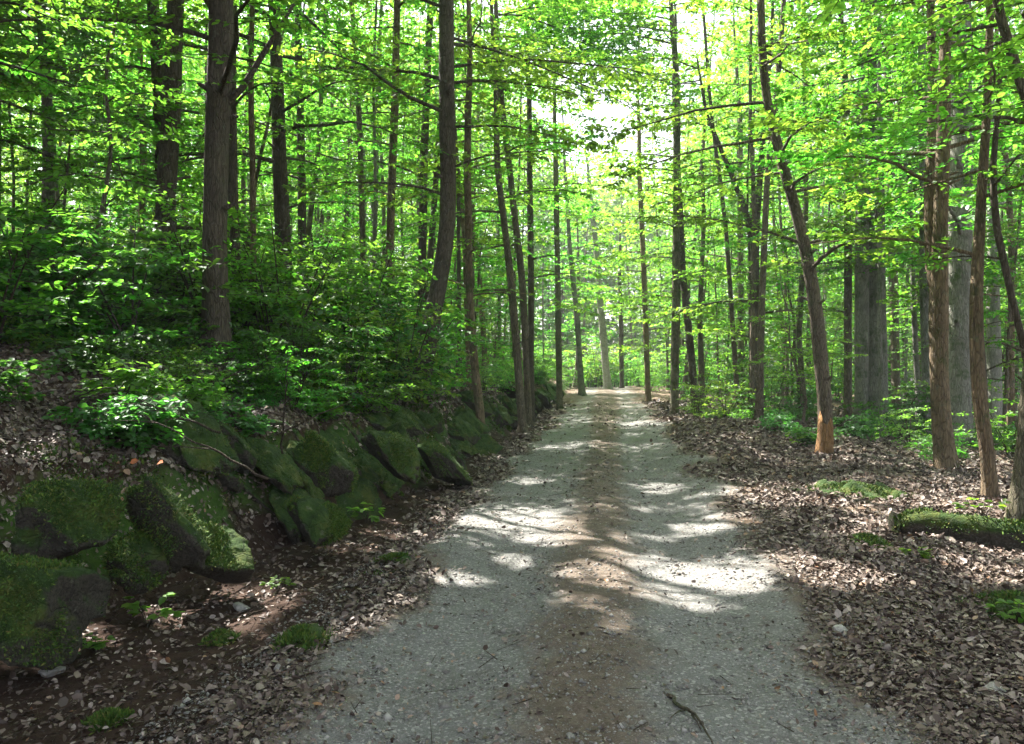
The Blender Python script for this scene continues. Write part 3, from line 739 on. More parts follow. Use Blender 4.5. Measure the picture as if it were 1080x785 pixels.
# ------------------------------------------------------------------ young trees and background trees: a few kinds, copied
def proto_tree(H, r, z0, nl, limbL, size, dens, barkm, leafm, detail, sides=7, lean=0.5, tsp=0.3):
    n = 8; t = np.linspace(0, 1, n)
    a = R.uniform(0, 6.28)
    pts = np.stack([lean * t ** 1.6 * math.cos(a) + R.normal(0, 0.06, n) * (t > 0), lean * t ** 1.6 * math.sin(a) + R.normal(0, 0.06, n) * (t > 0), H * t - 0.3 * (t == 0)], -1)
    rad = r * (1 - 0.85 * t ** 1.1)
    tb, cb = MB(), MB()
    tt = np.linspace(0, 1, 16); q = along(pts, tt); rr = np.interp(tt, t, rad)
    tube(tb, q, rr, sides, 0, 0.05, R.uniform(0, 6), 0.25)
    phi = R.uniform(0, 6)
    for z in np.linspace(z0, H - 0.2, nl) + R.uniform(-0.25, 0.25, nl):
        p = np.array([np.interp(z, q[:, 2], q[:, k]) for k in range(3)]); rr_ = np.interp(z, q[:, 2], rr)
        phi += 2.4 + R.normal(0, 0.4)
        L = R.uniform(*limbL) * (1 - 0.6 * max(0, (z - z0) / (H - z0) - 0.3))
        add_limb(tb, cb, p, phi, L, R.uniform(0.0, 0.4), min(rr_ * 0.55, 0.01 + 0.01 * L), size, dens, None, None, detail, sp=0.085 * size / 0.1, tsp=tsp)
    return tb.mesh('trunk', [M[barkm]], True), cb.mesh('crown', [M[leafm], M['twig']])

def place(proto, name, x, y, rz, s, label, group, cat='tree', dz=0.0, tilt=0.03):
    root = link(name, None, None, (x, y, float(height(x, y)) + dz), label, cat, group)
    root.rotation_euler = (R.normal(0, tilt), R.normal(0, tilt), rz); root.scale = (s, s, s * R.uniform(0.92, 1.1))
    link('trunk', proto[0], root); link('crown', proto[1], root)
    return root

YOUNG = [proto_tree(R.uniform(5.5, 8.5), R.uniform(0.035, 0.06), R.uniform(1.0, 1.8), 22, (0.9, 2.0), 0.088, 1.0, random.choice(['bark', 'bark_dark']), lm, True, 6, 0.8)
         for lm in ('leaf', 'leaf_lime', 'leaf', 'leaf_lime', 'leaf_deep')]
MID = [proto_tree(R.uniform(15, 20), R.uniform(0.055, 0.12), R.uniform(1.8, 4), 28, (1.3, 2.9), 0.14, 1.0, bk, lm, False, 8, 0.9, 0.33)
       for bk, lm in (('bark', 'leaf'), ('bark_dark', 'leaf_lime'), ('bark_grey', 'leaf'), ('bark_green', 'leaf_lime'), ('bark_orange', 'leaf'), ('bark_dark', 'leaf'))]
FAR = [proto_tree(R.uniform(18, 25), R.uniform(0.10, 0.2), R.uniform(2.0, 5), 36, (1.6, 3.6), 0.26, 1.0, bk, lm, False, 7, 0.9, 0.5)
       for bk, lm in (('bark', 'leaf_lime'), ('bark_dark', 'leaf'), ('bark_grey', 'leaf_lime'), ('bark_dark', 'leaf_lime'), ('bark', 'leaf'))]

n_ = 0
for k in range(900):
    if n_ >= 64: break
    y = R.uniform(11, 42)
    side = -1 if R.random() < 0.45 else 1
    x = xc(y) + (-(3.4 + abs(R.normal(0, 6))) if side < 0 else 4.2 + abs(R.normal(0, 7)))
    if side > 0 and y < 17: continue
    if side < 0 and y < 14 and x > -4: continue
    if not free(x, y, TAKEN, 1.5) or abs(x) > 0.72 * y: continue
    TAKEN.append((x, y)); n_ += 1
    place(YOUNG[n_ % 5], 'young_beech', x, y, R.uniform(0, 6.28), R.uniform(0.7, 1.15),
          'leafy young beech growing among the trunks of the left hillside' if side < 0 else 'leafy young beech growing among the trunks right of the track',
          'young beeches on the left hillside' if side < 0 else 'young beeches on the right')
n_ = 0
for k in range(900):
    if n_ >= 112: break
    y = R.uniform(19, 46)
    side = -1 if R.random() < 0.5 else 1
    x = xc(y) + side * (3.6 + abs(R.normal(0, 11)))
    if not free(x, y, TAKEN, 1.3) or abs(x) > 0.75 * y: continue
    TAKEN.append((x, y)); n_ += 1
    place(MID[n_ % 6], 'beech_tree', x, y, R.uniform(0, 6.28), R.uniform(0.75, 1.15),
          'slender background tree in the middle distance of the left wood' if side < 0 else 'slender background tree in the middle distance of the right wood',
          'slender trees in the left wood' if side < 0 else 'slender trees in the right wood')
POLE = [proto_tree(R.uniform(17, 21), R.uniform(0.05, 0.085), R.uniform(7, 10), 16, (1.0, 2.2), 0.14, 1.0, bk, lm, False, 7, 0.7, 0.33)
        for bk, lm in (('bark_grey', 'leaf'), ('bark', 'leaf_lime'), ('bark_pale', 'leaf'), ('bark_green', 'leaf'))]
n_ = 0
for k in range(900):
    if n_ >= 84: break
    y = R.uniform(18, 52)
    x = R.uniform(-0.68, 0.68) * y; u = x - xc(y)
    if abs(u) < 3.4 or not free(x, y, TAKEN, 0.9): continue
    TAKEN.append((x, y)); n_ += 1
    place(POLE[n_ % 4], 'pole_tree', x, y, R.uniform(0, 6.28), R.uniform(0.8, 1.15),
          'thin bare straight pole tree among the trunks of the left wood' if u < 0 else 'thin bare straight pole tree among the trunks of the right wood',
          'thin pole trees in the left wood' if u < 0 else 'thin pole trees in the right wood')
n_ = 0
for k in range(1500):
    if n_ >= 120: break
    y = R.uniform(44, 92)
    x = R.uniform(-0.72, 0.72) * y
    u = x - xc(y)
    if abs(u) < (3.0 if y < 54 else 1.2): continue
    if not free(x, y, TAKEN, 2.0): continue
    TAKEN.append((x, y)); n_ += 1
    s = R.uniform(0.75, 1.15) * (1.0 if abs(u) > 8 else 0.84)
    place(FAR[n_ % 5], 'distant_tree', x, y, R.uniform(0, 6.28), s,
          'tall distant tree in the hazy far wood left of the path end' if u < 0 else 'tall distant tree in the hazy far wood right of the path end',
          'distant trees left of the path end' if u < 0 else 'distant trees right of the path end')

# ------------------------------------------------------------------ shrubs
def proto_shrub(H, nst, size, leafm, spread=0.5, detail=True):
    mb = MB(); st = MB()
    for k in range(nst):
        ph = R.uniform(0, 6.28); sp = spread * R.uniform(0.3, 1.0)
        top = np.array([math.cos(ph) * sp * H, math.sin(ph) * sp * H, H * R.uniform(0.65, 1.0)])
        t = np.linspace(0, 1, 6)
        q = top * np.stack([t ** 1.3, t ** 1.3, t], -1); q[0, 2] = -0.1
        q[:, 0] += R.uniform(-0.05, 0.05); q[:, 1] += R.uniform(-0.05, 0.05)
        tube(st, q, np.linspace(0.014, 0.004, 6) * (0.6 + H * 0.4), 5)
        for z in np.linspace(0.18, 1.0, 6):
            p = along(q, np.array([z]))[0]
            add_limb(st, mb, p, R.uniform(0, 6.28), H * R.uniform(0.25, 0.5), R.uniform(-0.05, 0.4), 0.006, size, 1.0, None, None, detail, droop=0.3, tsp=0.16, start=0.15, sp=0.075 * size / 0.08, tw=0.45)
    return st.mesh('stems', [M['twig']], True), mb.mesh('foliage', [M[leafm], M['twig']])

SHRUB = [proto_shrub(1.5, 4, 0.085, 'leaf', 0.55), proto_shrub(1.2, 4, 0.075, 'leaf_deep', 0.7), proto_shrub(1.9, 4, 0.09, 'leaf', 0.45),
         proto_shrub(1.0, 4, 0.085, 'leaf_deep', 0.8), proto_shrub(1.6, 5, 0.08, 'leaf_lime', 0.5)]
LOW = [proto_shrub(0.5, 3, 0.075, 'leaf_deep', 0.9), proto_shrub(0.45, 3, 0.07, 'leaf_lime', 0.9), proto_shrub(0.6, 3, 0.06, 'leaf', 0.8)]

def put_shrub(proto, x, y, s, label, group, name='shrub', dz=0.0):
    root = link(name, None, None, (x, y, float(height(x, y)) + dz), label, 'shrub', group)
    root.rotation_euler = (R.normal(0, 0.06), R.normal(0, 0.06), R.uniform(0, 6.28)); root.scale = (s, s, s * R.uniform(0.85, 1.1))
    link('stems', proto[0], root); link('foliage', proto[1], root)

sh = []
k = 0
while k < 62:
    y = R.uniform(6.8, 17); s_ = R.uniform(2.4, 9.0)
    x = xc(y) + np.interp(y, UB_Y, UB) - s_ * (1 if y < 11 else R.uniform(0.2, 1))
    if x < -0.75 * y - 0.6 or not free(x, y, sh, 0.55): k += 0.2; continue
    if y < 8.3 and s_ < 2.6: k += 0.2; continue
    sh.append((x, y)); k += 1
    put_shrub(SHRUB[int(R.integers(0, 5))], x, y, R.uniform(0.9, 1.45), 'layered green shrub in the thicket covering the left hillside', 'shrubs in the left thicket')
for i in range(34):
    y = R.uniform(9, 38); x = xc(y) + np.interp(y, UB_Y, UB) - R.uniform(0.75, 1.7)
    put_shrub(SHRUB[int(R.integers(0, 5))], x, y, R.uniform(0.5, 0.85), 'leafy shrub hanging over the rim of the left bank', 'shrubs along the left bank rim')
for (px, py, Y, s, lab, pr) in [(765, 440, 21, 0.85, 'sunlit pale green shrub at the right path edge by the forked tree', 4), (735, 440, 24, 0.7, 'small bright shrub at the foot of the roadside trio', 4),
                                (800, 437, 20, 0.7, 'bright shrub beside the foot of the forked tree', 0), (960, 485, 14.5, 0.55, 'low bright fern-like bush behind the litter on the right', 4),
                                (930, 470, 17, 0.5, 'low green bush at the foot of the grey double trunk', 0), (1065, 470, 14, 0.8, 'green bush beyond the orange stem at the right edge', 0),
                                (1040, 490, 15.5, 0.6, 'dark low bush in front of the pale whitish trunk', 3), (985, 478, 18, 0.6, 'dark bush behind the twisted brown trunk', 3)]:
    p = P(px, py, Y)
    put_shrub(SHRUB[pr], p[0], Y, s, lab, None)
k = 0
while k < 60:
    y = R.uniform(19, 60); x = xc(y) + 4.0 + abs(R.normal(0, 9))
    k += 1
    put_shrub(SHRUB[int(R.integers(0, 5))], x, y, R.uniform(0.7, 1.5), 'green undergrowth bush on the floor of the right wood', 'undergrowth bushes in the right wood')
k = 0
while k < 50:
    y = R.uniform(17, 60); x = xc(y) - 4.0 - abs(R.normal(0, 9))
    k += 1
    put_shrub(SHRUB[int(R.integers(0, 5))], x, y, R.uniform(0.8, 1.6), 'green undergrowth bush on the floor of the left wood', 'undergrowth bushes in the left wood')
for i in range(30):
    y = R.uniform(34, 56); sd = -1 if i % 2 else 1; x = xc(y) + sd * (2.0 + 3.5 * R.random())
    put_shrub(SHRUB[[0, 4, 2][i % 3]], x, y, R.uniform(0.5, 1.0), 'bush crowding the far left verge of the path' if sd < 0 else 'bush crowding the far right verge of the path',
              'bushes on the far left verge' if sd < 0 else 'bushes on the far right verge')
for i in range(34):
    y = R.uniform(53, 68); x = xc(y) + R.normal(0, 4.5)
    put_shrub(SHRUB[[0, 4][i % 2]], x, y, R.uniform(1.2, 2.2), 'pale hazy bush beyond the crest where the path ends', 'bushes beyond the path end')

# ------------------------------------------------------------------ far wood: one mass beyond the last trees one can tell apart
def far_wood():
    n = 200000
    mb = MB()
    ang = R.uniform(-0.80, 0.80, n); rr = R.uniform(90, 116, n)
    x = rr * np.sin(ang); y = rr * np.cos(ang)
    top = 26 + 7 * fbm(ang * 14, np.zeros(n), 7, 3) + 16 * sstep(0.03, 0.16, np.abs(ang - 0.13))
    z = height(x, y) + top * R.random(n)
    keep = fbm(ang * 60, z * 0.35, 3, 3) > -0.3
    C = np.stack([x, y, z], -1)[keep]; m_ = len(C)
    D = R.normal(0, 1, (m_, 3)); D[:, 2] *= 0.4
    N = norm(np.array([0, 0, 1.0]) + R.normal(0, 0.5, (m_, 3)))
    leaves(mb, C, D, N, R.uniform(0.5, 1.0, m_), 0, 0.7, False)
    link('distant_woods', mb.mesh('distant_woods', [M['leaf_lime']]), None, None, 'pale hazy mass of leaves closing the view behind the last trunks', 'woods', None, 'stuff')
far_wood()

# ------------------------------------------------------------------ rocks
def rock_mesh(sx, sy, sz, seed, blocky=0.5, rough=0.12, fuzz=900):
    n, m_ = 44, 64
    th = np.linspace(0, np.pi, n)[:, None]; ph = np.linspace(0, 2 * np.pi, m_, endpoint=False)[None, :]
    d = np.stack([np.sin(th) * np.cos(ph), np.sin(th) * np.sin(ph), np.cos(th) * np.ones_like(ph)], -1)
    e = 2 + 4 * blocky
    r = 1 / (np.abs(d) ** e).sum(-1) ** (1 / e)
    nz = fbm(d[..., 0] * 1.6 + seed * 7.1 + d[..., 2] * 1.3, d[..., 1] * 1.6 + d[..., 2] * 0.9 + seed * 3.3, int(seed * 10) % 97, 4)
    r = r * (1 + rough * 2.2 * nz)
    rs = np.random.default_rng(int(seed * 1000))
    for _ in range(11):                   # broken facets
        c = norm(rs.normal(0, 1, 3)); lim = rs.uniform(0.62, 0.95)
        dd = (d * c).sum(-1)
        r = np.where(dd * r > lim, lim / np.maximum(dd, 0.05), r)
    r = r * (1 + 0.10 * fbm(d[..., 0] * 6 + seed, d[..., 1] * 6 + d[..., 2] * 5, 31, 3))
    V = (d * r[..., None] * np.array([sx, sy, sz])).reshape(-1, 3)
    idx = np.arange(n * m_).reshape(n, m_)
    q = np.stack([idx[:-1], idx[1:], np.roll(idx, -1, 1)[1:], np.roll(idx, -1, 1)[:-1]], -1).reshape(-1, 4)
    me = mesh_np('rock', V, [q], [M['rock']], None, True)
    fz = None
    if fuzz:
        W = V.reshape(n, m_, 3)
        a = np.cross(np.roll(W, -1, 1) - np.roll(W, 1, 1), np.gradient(W, axis=0)); a = norm(-a)
        a = np.where(((a * d).sum(-1) < 0)[..., None], -a, a).reshape(-1, 3)
        wt = np.clip(a[:, 2] + 0.35, 0, 1) * sstep(-0.35, 0.25, fbm(V[:, 0] * 5 + V[:, 2] * 4 + seed, V[:, 1] * 5 - V[:, 2] * 3, 13, 3)) * np.repeat(np.sin(th[:, 0]) + 0.02, m_)
        k = R.choice(len(V), fuzz, p=wt / wt.sum())
        C = V[k] + R.normal(0, 0.012, (fuzz, 3)) * np.array([1, 1, 0.6])
        D = norm(a[k] + R.normal(0, 0.6, (fuzz, 3)))
        fm = MB(); leaves(fm, C - D * 0.004, D, R.normal(0, 1, (fuzz, 3)), 0.007 + 0.026 * R.random(fuzz) ** 2.5, 0, 0.35, False)
        fz = fm.mesh('moss', [M['moss']])
    return me, fz

def boulder(label, x, y, z, size, rot, seed, blocky=0.5, fuzz=2500, group=None, name='boulder', rough=0.2):
    me, fz = rock_mesh(*size, seed, blocky, rough, fuzz)
    o = link(name, me, None, (x, y, z), label, 'rock', group)
    o.rotation_euler = rot
    if fz: link('moss', fz, o, kind='stuff')
    return o

for (lab, px, py, Y, sz, rot, seed, bl) in [
    ('large blocky mossy boulder with a flat top near the left edge', 76, 545, 4.9, (0.36, 0.26, 0.26), (0.05, 0.12, 0.2), 1.1, 0.8),
    ('tall pointed mossy slab leaning left, right of the blocky boulder', 177, 553, 5.3, (0.16, 0.22, 0.34), (0.1, -0.38, 0.3), 2.3, 0.45),
    ('broad low mossy slab at the left edge below the blocky boulder', 22, 632, 4.35, (0.40, 0.34, 0.30), (0.0, 0.45, -0.2), 3.7, 0.4),
    ('dark mossy rock filling the gap under the pointed slab', 232, 590, 5.7, (0.30, 0.26, 0.20), (0.1, 0.3, 0.5), 4.9, 0.3),
    ('yellow green mossy rock lobe dipping out of the bank', 345, 492, 7.4, (0.36, 0.24, 0.20), (0.25, 0.85, 0.35), 5.2, 0.25),
    ('mossy slope stone below the yellow green lobe', 335, 548, 7.0, (0.34, 0.28, 0.16), (0.1, 0.75, 0.1), 6.4, 0.3),
    ('wide green mossy slab in the bank where the shrubs begin', 415, 480, 9.4, (0.46, 0.42, 0.20), (0, 0.85, 0.2), 7.7, 0.3),
    ('green mossy slab close to the ditch below the big curved trunk', 466, 490, 11.0, (0.46, 0.5, 0.18), (0, 0.85, 0.1), 8.6, 0.3),
    ('small dark rock between the blocky boulder and the pointed slab', 140, 590, 5.2, (0.20, 0.18, 0.16), (0.3, 0.2, 0.9), 9.1, 0.4),
]:
    p = P(px, py, Y)
    boulder(lab, p[0], p[1], p[2], sz, rot, seed, bl, 16000)
for i in range(86):
    y = 7.4 + 30 * (i / 86) ** 1.3 + R.uniform(-0.3, 0.3)
    sz = np.array([0.32, 0.34, 0.17]) * R.uniform(0.5, 1.4) * R.uniform(0.75, 1.3, 3)
    s0 = R.choice([0.10, 0.30, 0.46]) + R.normal(0, 0.05)
    xs = np.linspace(xc(y) - 5, xc(y) - 1.2, 200)
    x = xs[np.argmin(np.abs(bank_s(xs, np.full(200, y)) - s0))]
    boulder('mossy stone set in the steep face of the left bank', x, y, float(height(x, y)) + R.uniform(-0.06, 0.05), sz, (R.normal(0, .25), R.normal(0.75, .3), R.normal(0, 0.5)), 20 + i * 1.37, R.uniform(0.2, 0.6), 1500 if y < 16 else 500, 'mossy stones in the bank face')
def root(label, y, s0, s1, r, dy):
    n = 14; t = np.linspace(0, 1, n)
    yy = y + dy * t + 0.10 * np.sin(t * 5 + y); ss = s0 + (s1 - s0) * t
    q = []
    for a, b in zip(yy, ss):
        xs = np.linspace(xc(a) - 6, xc(a) - 1.0, 300)
        x = xs[np.argmin(np.abs(bank_s(xs, np.full(300, a)) - b))]
        q.append((x, a, float(height(x, a)) + r * 0.5))
    q = np.array(q)
    for _ in range(2): q[1:-1] = (q[:-2] + 2 * q[1:-1] + q[2:]) / 4
    b0 = q[0].copy(); tb = MB()
    tube(tb, q - b0, r * np.linspace(1.1, 0.35, n), 9, 0, 0.12, y)
    link('exposed_root', tb.mesh('exposed_root', [M['rock'] if r > 0.03 else M['twig']], True), None, b0, label, 'root')
for a in [('thick mossy root creeping down over the yellow green lobe', 7.2, 1.0, 0.1, 0.055, 0.5), ('bare root hanging down right of the pointed slab', 5.9, 0.95, 0.05, 0.022, 0.35),
          ('thin root dangling between the pointed slab and the lobes', 6.5, 1.0, 0.15, 0.016, -0.2), ('mossy root in the bank left of the wide mossy slab', 8.4, 1.0, 0.0, 0.05, 0.6),
          ('crooked root in the bank right of the wide mossy slab', 10.0, 1.0, 0.05, 0.045, 0.4), ('root creeping down the bank below the big curved trunk', 12.5, 1.0, 0.0, 0.06, 0.7),
          ('thin root on the bank above the ditch stones', 6.9, 0.9, 0.0, 0.018, 0.5)]:
    root(*a)
for (lab, px, py, sz) in [('pale flat stone at the foot of the bank', 255, 626, (0.09, 0.05, 0.03)), ('pale stone fragment at the left edge foot of the bank', 55, 690, (0.08, 0.05, 0.03)),
                          ('small stone half buried in the right litter', 885, 670, (0.05, 0.04, 0.03)), ('round tan stone in litter in the lower right corner', 1050, 750, (0.06, 0.05, 0.035))]:
    x, y = gp(px, py)
    o = link('stone', rock_mesh(*sz, px * 0.013, 0.5, 0.1, 0)[0], None, (x, y, float(height(x, y)) + 0.015), lab, 'stone')
    o.data.materials[0] = M['pebble']; o.rotation_euler = (0, 0, R.uniform(0, 6))

# ------------------------------------------------------------------ moss mats, fallen log, branches, herbs
def fuzz_on_ground(name, label, x0, y0, a, b, n, size=(0.02, 0.05), hh=0.05):
    x = x0 + a * np.clip(R.normal(0, 0.45, n), -1, 1); y = y0 + b * np.clip(R.normal(0, 0.45, n), -1, 1)
    hump = hh * np.exp(-((x - x0) / a) ** 2 * 2 - ((y - y0) / b) ** 2 * 2)
    # cushion
    g = 22
    uu, vv = np.meshgrid(np.linspace(-1, 1, g), np.linspace(-1, 1, g), indexing='ij')
    X = x0 + uu * a; Y = y0 + vv * b
    rr = np.sqrt(uu ** 2 + vv ** 2)
    Z = height(X, Y) + hh * (0.8 + 1.6 * fbm(X * 6, Y * 6, 19, 4)) * (1 - sstep(0.4, 1.0, rr + 0.5 * fbm(X * 4, Y * 4, 9, 3))) * 1.0 - 0.02 * sstep(0.6, 1.0, rr) - 0.006
    idx = np.arange(g * g).reshape(g, g)
    q = np.stack([idx[:-1, :-1], idx[1:, :-1], idx[1:, 1:], idx[:-1, 1:]], -1).reshape(-1, 4)
    mb = MB(); mb.add(np.stack([X, Y, Z], -1).reshape(-1, 3) - [x0, y0, 0], q, None, 1)
    kk = fbm(x * 5, y * 5, 57, 3) > -0.05
    x, y, hump = x[kk], y[kk], hump[kk]; n = len(x)
    C = np.stack([x - x0, y - y0, height(x, y) + hump], -1)
    D = norm(np.array([0, 0, 1.0]) + R.normal(0, 0.7, (n, 3)))
    leaves(mb, C, D, R.normal(0, 1, (n, 3)), R.uniform(*size, n), 0, 0.3, False)
    link(name, mb.mesh(name, [M['moss'], M['rock']]), None, (x0, y0, 0), label, 'moss')

for (lab, px, py, a, b, hh) in [('wide moss cushion crossing the right litter near the leaning trunk', 905, 520, 0.75, 0.55, 0.10), ('small moss tuft in the middle of the right litter', 915, 582, 0.18, 0.12, 0.05),
                            ('moss cushion at the right edge in front of the log', 1062, 640, 0.30, 0.28, 0.08), ('moss tuft on the verge between ditch and track', 318, 676, 0.16, 0.22, 0.08),
                            ('moss tuft on the soil below the pointed slab', 232, 662, 0.10, 0.08, 0.04), ('moss tuft low in the left corner soil', 112, 752, 0.10, 0.07, 0.04),
                            ('moss patch on the verge beside the mossy bank stones', 415, 592, 0.20, 0.3, 0.06)]:
    x, y = gp(px, py)
    fuzz_on_ground('moss_cushion', lab, x, y, a, b, int(9000 * a + 800), (0.015, 0.045), hh)

def bank_moss():
    n = 420000
    y = 4.5 + 24 * R.random(n) ** 1.7
    x = xc(y) + np.interp(y, UB_Y, UB) + R.uniform(-1.5, 0.6, n)
    s = bank_s(x, y)
    k = (s > 0.0) & (s < 0.95) & (fbm(x * 1.7, y * 1.7, 141, 4) + 0.6 * fbm(x * 7, y * 7, 143, 2) > 0.10 + 0.35 * np.abs(s - 0.4))
    x, y = x[k], y[k]; n = len(x)
    nrm = surf_normal(x, y)
    mb = MB()
    leaves(mb, np.stack([x, y, height(x, y) - 0.004], -1), norm(nrm + R.normal(0, 0.6, (n, 3))), R.normal(0, 1, (n, 3)), np.interp(y, [4, 25], [0.013, 0.036]) * np.exp(R.normal(0.2, 0.45, n)), 0, 0.4, False)
    link('bank_moss', mb.mesh('bank_moss', [M['moss']]), None, None, 'moss growing over the steep face of the left bank', 'moss', None, 'stuff')

def log():
    a = np.array([3.55, 7.9]); 
    t = np.linspace(0, 1, 22)
    x = 3.62 + 2.6 * t; y = 7.55 - 1.35 * t
    r = 0.115 + 0.06 * t + 0.012 * np.sin(t * 11) + 0.008 * np.sin(t * 23)
    r = r * np.clip(0.25 + t / 0.09, 0, 1) ** 0.6
    y = y + 0.05 * np.sin(t * 5)
    z = height(x, y) + 0.105 + 0.015 * np.sin(t * 7)
    base = np.array([x[0], y[0], z[0]])
    pts = np.stack([x, y, z], -1) - base
    tb = MB(); tube(tb, pts, r, 18, 0, 0.16, 1.0)
    tb.add(np.vstack([pts[0], pts[0] + np.stack([np.zeros(12), np.sin(np.linspace(0, 6.28, 12, endpoint=False)) * 0.12, np.cos(np.linspace(0, 6.28, 12, endpoint=False)) * 0.12], -1)]),
           None, [[0, 1 + (k + 1) % 12, 1 + k] for k in range(12)], 0)
    o = link('fallen_log', tb.mesh('fallen_log', [M['rock']], True), None, base, 'thick moss covered log lying in the litter at the right edge', 'log')
    n = 15000
    k = R.uniform(0, 1, n); ang = np.clip(R.normal(0, 0.8, n), -1.9, 1.9)
    ax = norm(np.array([2.6, -1.35, 0])); sd = np.array([-ax[1], ax[0], 0])
    nrm = np.cos(ang)[:, None] * np.array([0, 0, 1.0]) + np.sin(ang)[:, None] * sd
    C = along(pts, k) + nrm * np.interp(k, t, r)[:, None] * 1.0
    D = norm(nrm + R.normal(0, 0.6, (n, 3)))
    kk = fbm(k * 14, ang * 1.5, 67, 3) > -0.12; C, D = C[kk], D[kk]; n = len(C)
    fm = MB(); leaves(fm, C, D, R.normal(0, 1, (n, 3)), 0.008 + 0.04 * R.random(n) ** 2.5, 0, 0.4, False)
    link('moss', fm.mesh('moss', [M['moss']]), o, kind='stuff')
log()

def branch(label, pts, r, mat='twig', subs=3):
    pts = np.array(pts, float); base = pts[0].copy(); pts = pts - base
    tb = MB(); tube(tb, along(pts, np.linspace(0, 1, 12)) + R.normal(0, r * 0.6, (12, 3)), np.linspace(r, r * 0.35, 12), 6)
    for k in range(subs):
        t = R.uniform(0.3, 0.9); p = along(pts, np.array([t]))[0]
        d = norm(pts[-1] - pts[0]) + R.normal(0, 0.5, 3); d[2] = abs(d[2]) * 0.3 + 0.05
        l = np.linalg.norm(pts[-1]) * R.uniform(0.15, 0.35)
        tube(tb, np.array([p, p + d * l * 0.5, p + d * l + [0, 0, -0.02]]), [r * 0.5, r * 0.35, r * 0.15], 5)
    link('fallen_branch', tb.mesh('fallen_branch', [M[mat]], True), None, base, label, 'branch')

def gpt(px, py, dz=0.02):
    x, y = gp(px, py); return (x, y, float(height(x, y)) + dz + 0.014)
branch('crooked stick lying on the track at the bottom of the picture', [gpt(703, 733), gpt(722, 748), gpt(738, 762), gpt(752, 784)], 0.011, 'bark', 3)
for i, lab in enumerate(['dead branch slanting through the litter on top of the left bank', 'bare stick leaning against the thickest left trunk', 'broken twig hanging down the bank above the pointed slab',
                         'long bare branch lying over the left bank rim under the shrubs', 'dead twig tangle above the rounded mossy lobe', 'thin bent stick among the litter high on the left']):
    px, py, Y = [(190, 440, 6.6), (235, 400, 8.2), (215, 470, 6.3), (300, 430, 7.6), (330, 440, 7.8), (60, 430, 6.6)][i]
    p = P(px, py, Y); d = norm(np.array([R.normal(0, 1), R.normal(0, 0.5), 0.3])) * R.uniform(0.7, 1.3)
    q = [p + d * t for t in (-0.5, -0.15, 0.2, 0.5)]
    q = [np.array([a[0], a[1], max(a[2], float(height(a[0], a[1])) + 0.02)]) for a in q]
    branch(lab, q, 0.012, 'twig', 4)

def herb(label, x, y, nl=14, size=0.07, H=0.14, mat='leaf_lime'):
    z = float(height(x, y)); mb = MB(); st = MB()
    for k in range(nl):
        ph = R.uniform(0, 6.28); rr_ = R.uniform(0.02, 0.14) * H / 0.14
        p = np.array([math.cos(ph) * rr_, math.sin(ph) * rr_, H * R.uniform(0.4, 1.0)])
        tube(st, np.array([[0, 0, -0.03], p * [0.4, 0.4, 0.6], p]), [0.003, 0.0025, 0.0015], 4)
        m_ = 4
        D = np.stack([np.cos(ph + R.normal(0, 0.9, m_)), np.sin(ph + R.normal(0, 0.9, m_)), R.normal(-0.05, 0.15, m_)], -1)
        leaves(mb, np.tile(p, (m_, 1)), D, norm(np.array([0, 0, 1.0]) + R.normal(0, 0.25, (m_, 3))), size * R.uniform(0.7, 1.2, m_), 0, 0.65)
    o = link('herb', None, None, (x, y, z), label, 'plant')
    link('stems', st.mesh('stems', [M['twig']]), o); link('foliage', mb.mesh('foliage', [M[mat]]), o)
for lab, px, py, sz, H in [('small bright green plant at the foot of the bank left of the pointed slab', 155, 645, 0.07, 0.2), ('pale herb at the foot of the bank beside the soil', 100, 670, 0.05, 0.1),
                       ('tiny green plant near the pale flat stone', 292, 610, 0.05, 0.1), ('bright seedling growing beside the orange stem on the right', 1035, 548, 0.08, 0.2),
                       ('yellow green seedling in the right litter', 965, 590, 0.06, 0.1), ('green plant in front of the leaning trunk', 842, 478, 0.1, 0.25),
                       ('leafy plant by the ditch under the mossy bank', 388, 542, 0.08, 0.22), ('small plant at the right edge beside the moss cushion', 1072, 655, 0.06, 0.14)]:
    x, y = gp(px, py); herb(lab, x, y, 14, sz, H)
for i in range(46):
    y = R.uniform(5.6, 12); s_ = R.uniform(0.7, 3.4); x = xc(y) + np.interp(y, UB_Y, UB) - s_
    if x < -0.7 * y: continue
    put_shrub(LOW[int(R.integers(0, 3))], x, y, R.uniform(0.5, 1.1), 'low leafy seedling rooted in the litter of the left slope', 'seedlings on the left slope', 'seedling')
for i in range(26):
    y = R.uniform(12.5, 24); x = xc(y) + R.uniform(3.2, 9)
    put_shrub(LOW[int(R.integers(0, 3))], x, y, R.uniform(0.6, 1.2), 'low leafy seedling on the right forest floor', 'seedlings on the right floor', 'seedling')

# ------------------------------------------------------------------ litter, gravel
def surf_normal(x, y, e=0.03):
    zx = (height(x + e, y) - height(x - e, y)) / (2 * e); zy = (height(x, y + e) - height(x, y - e)) / (2 * e)
    return norm(np.stack([-zx, -zy, np.ones_like(zx)], -1))

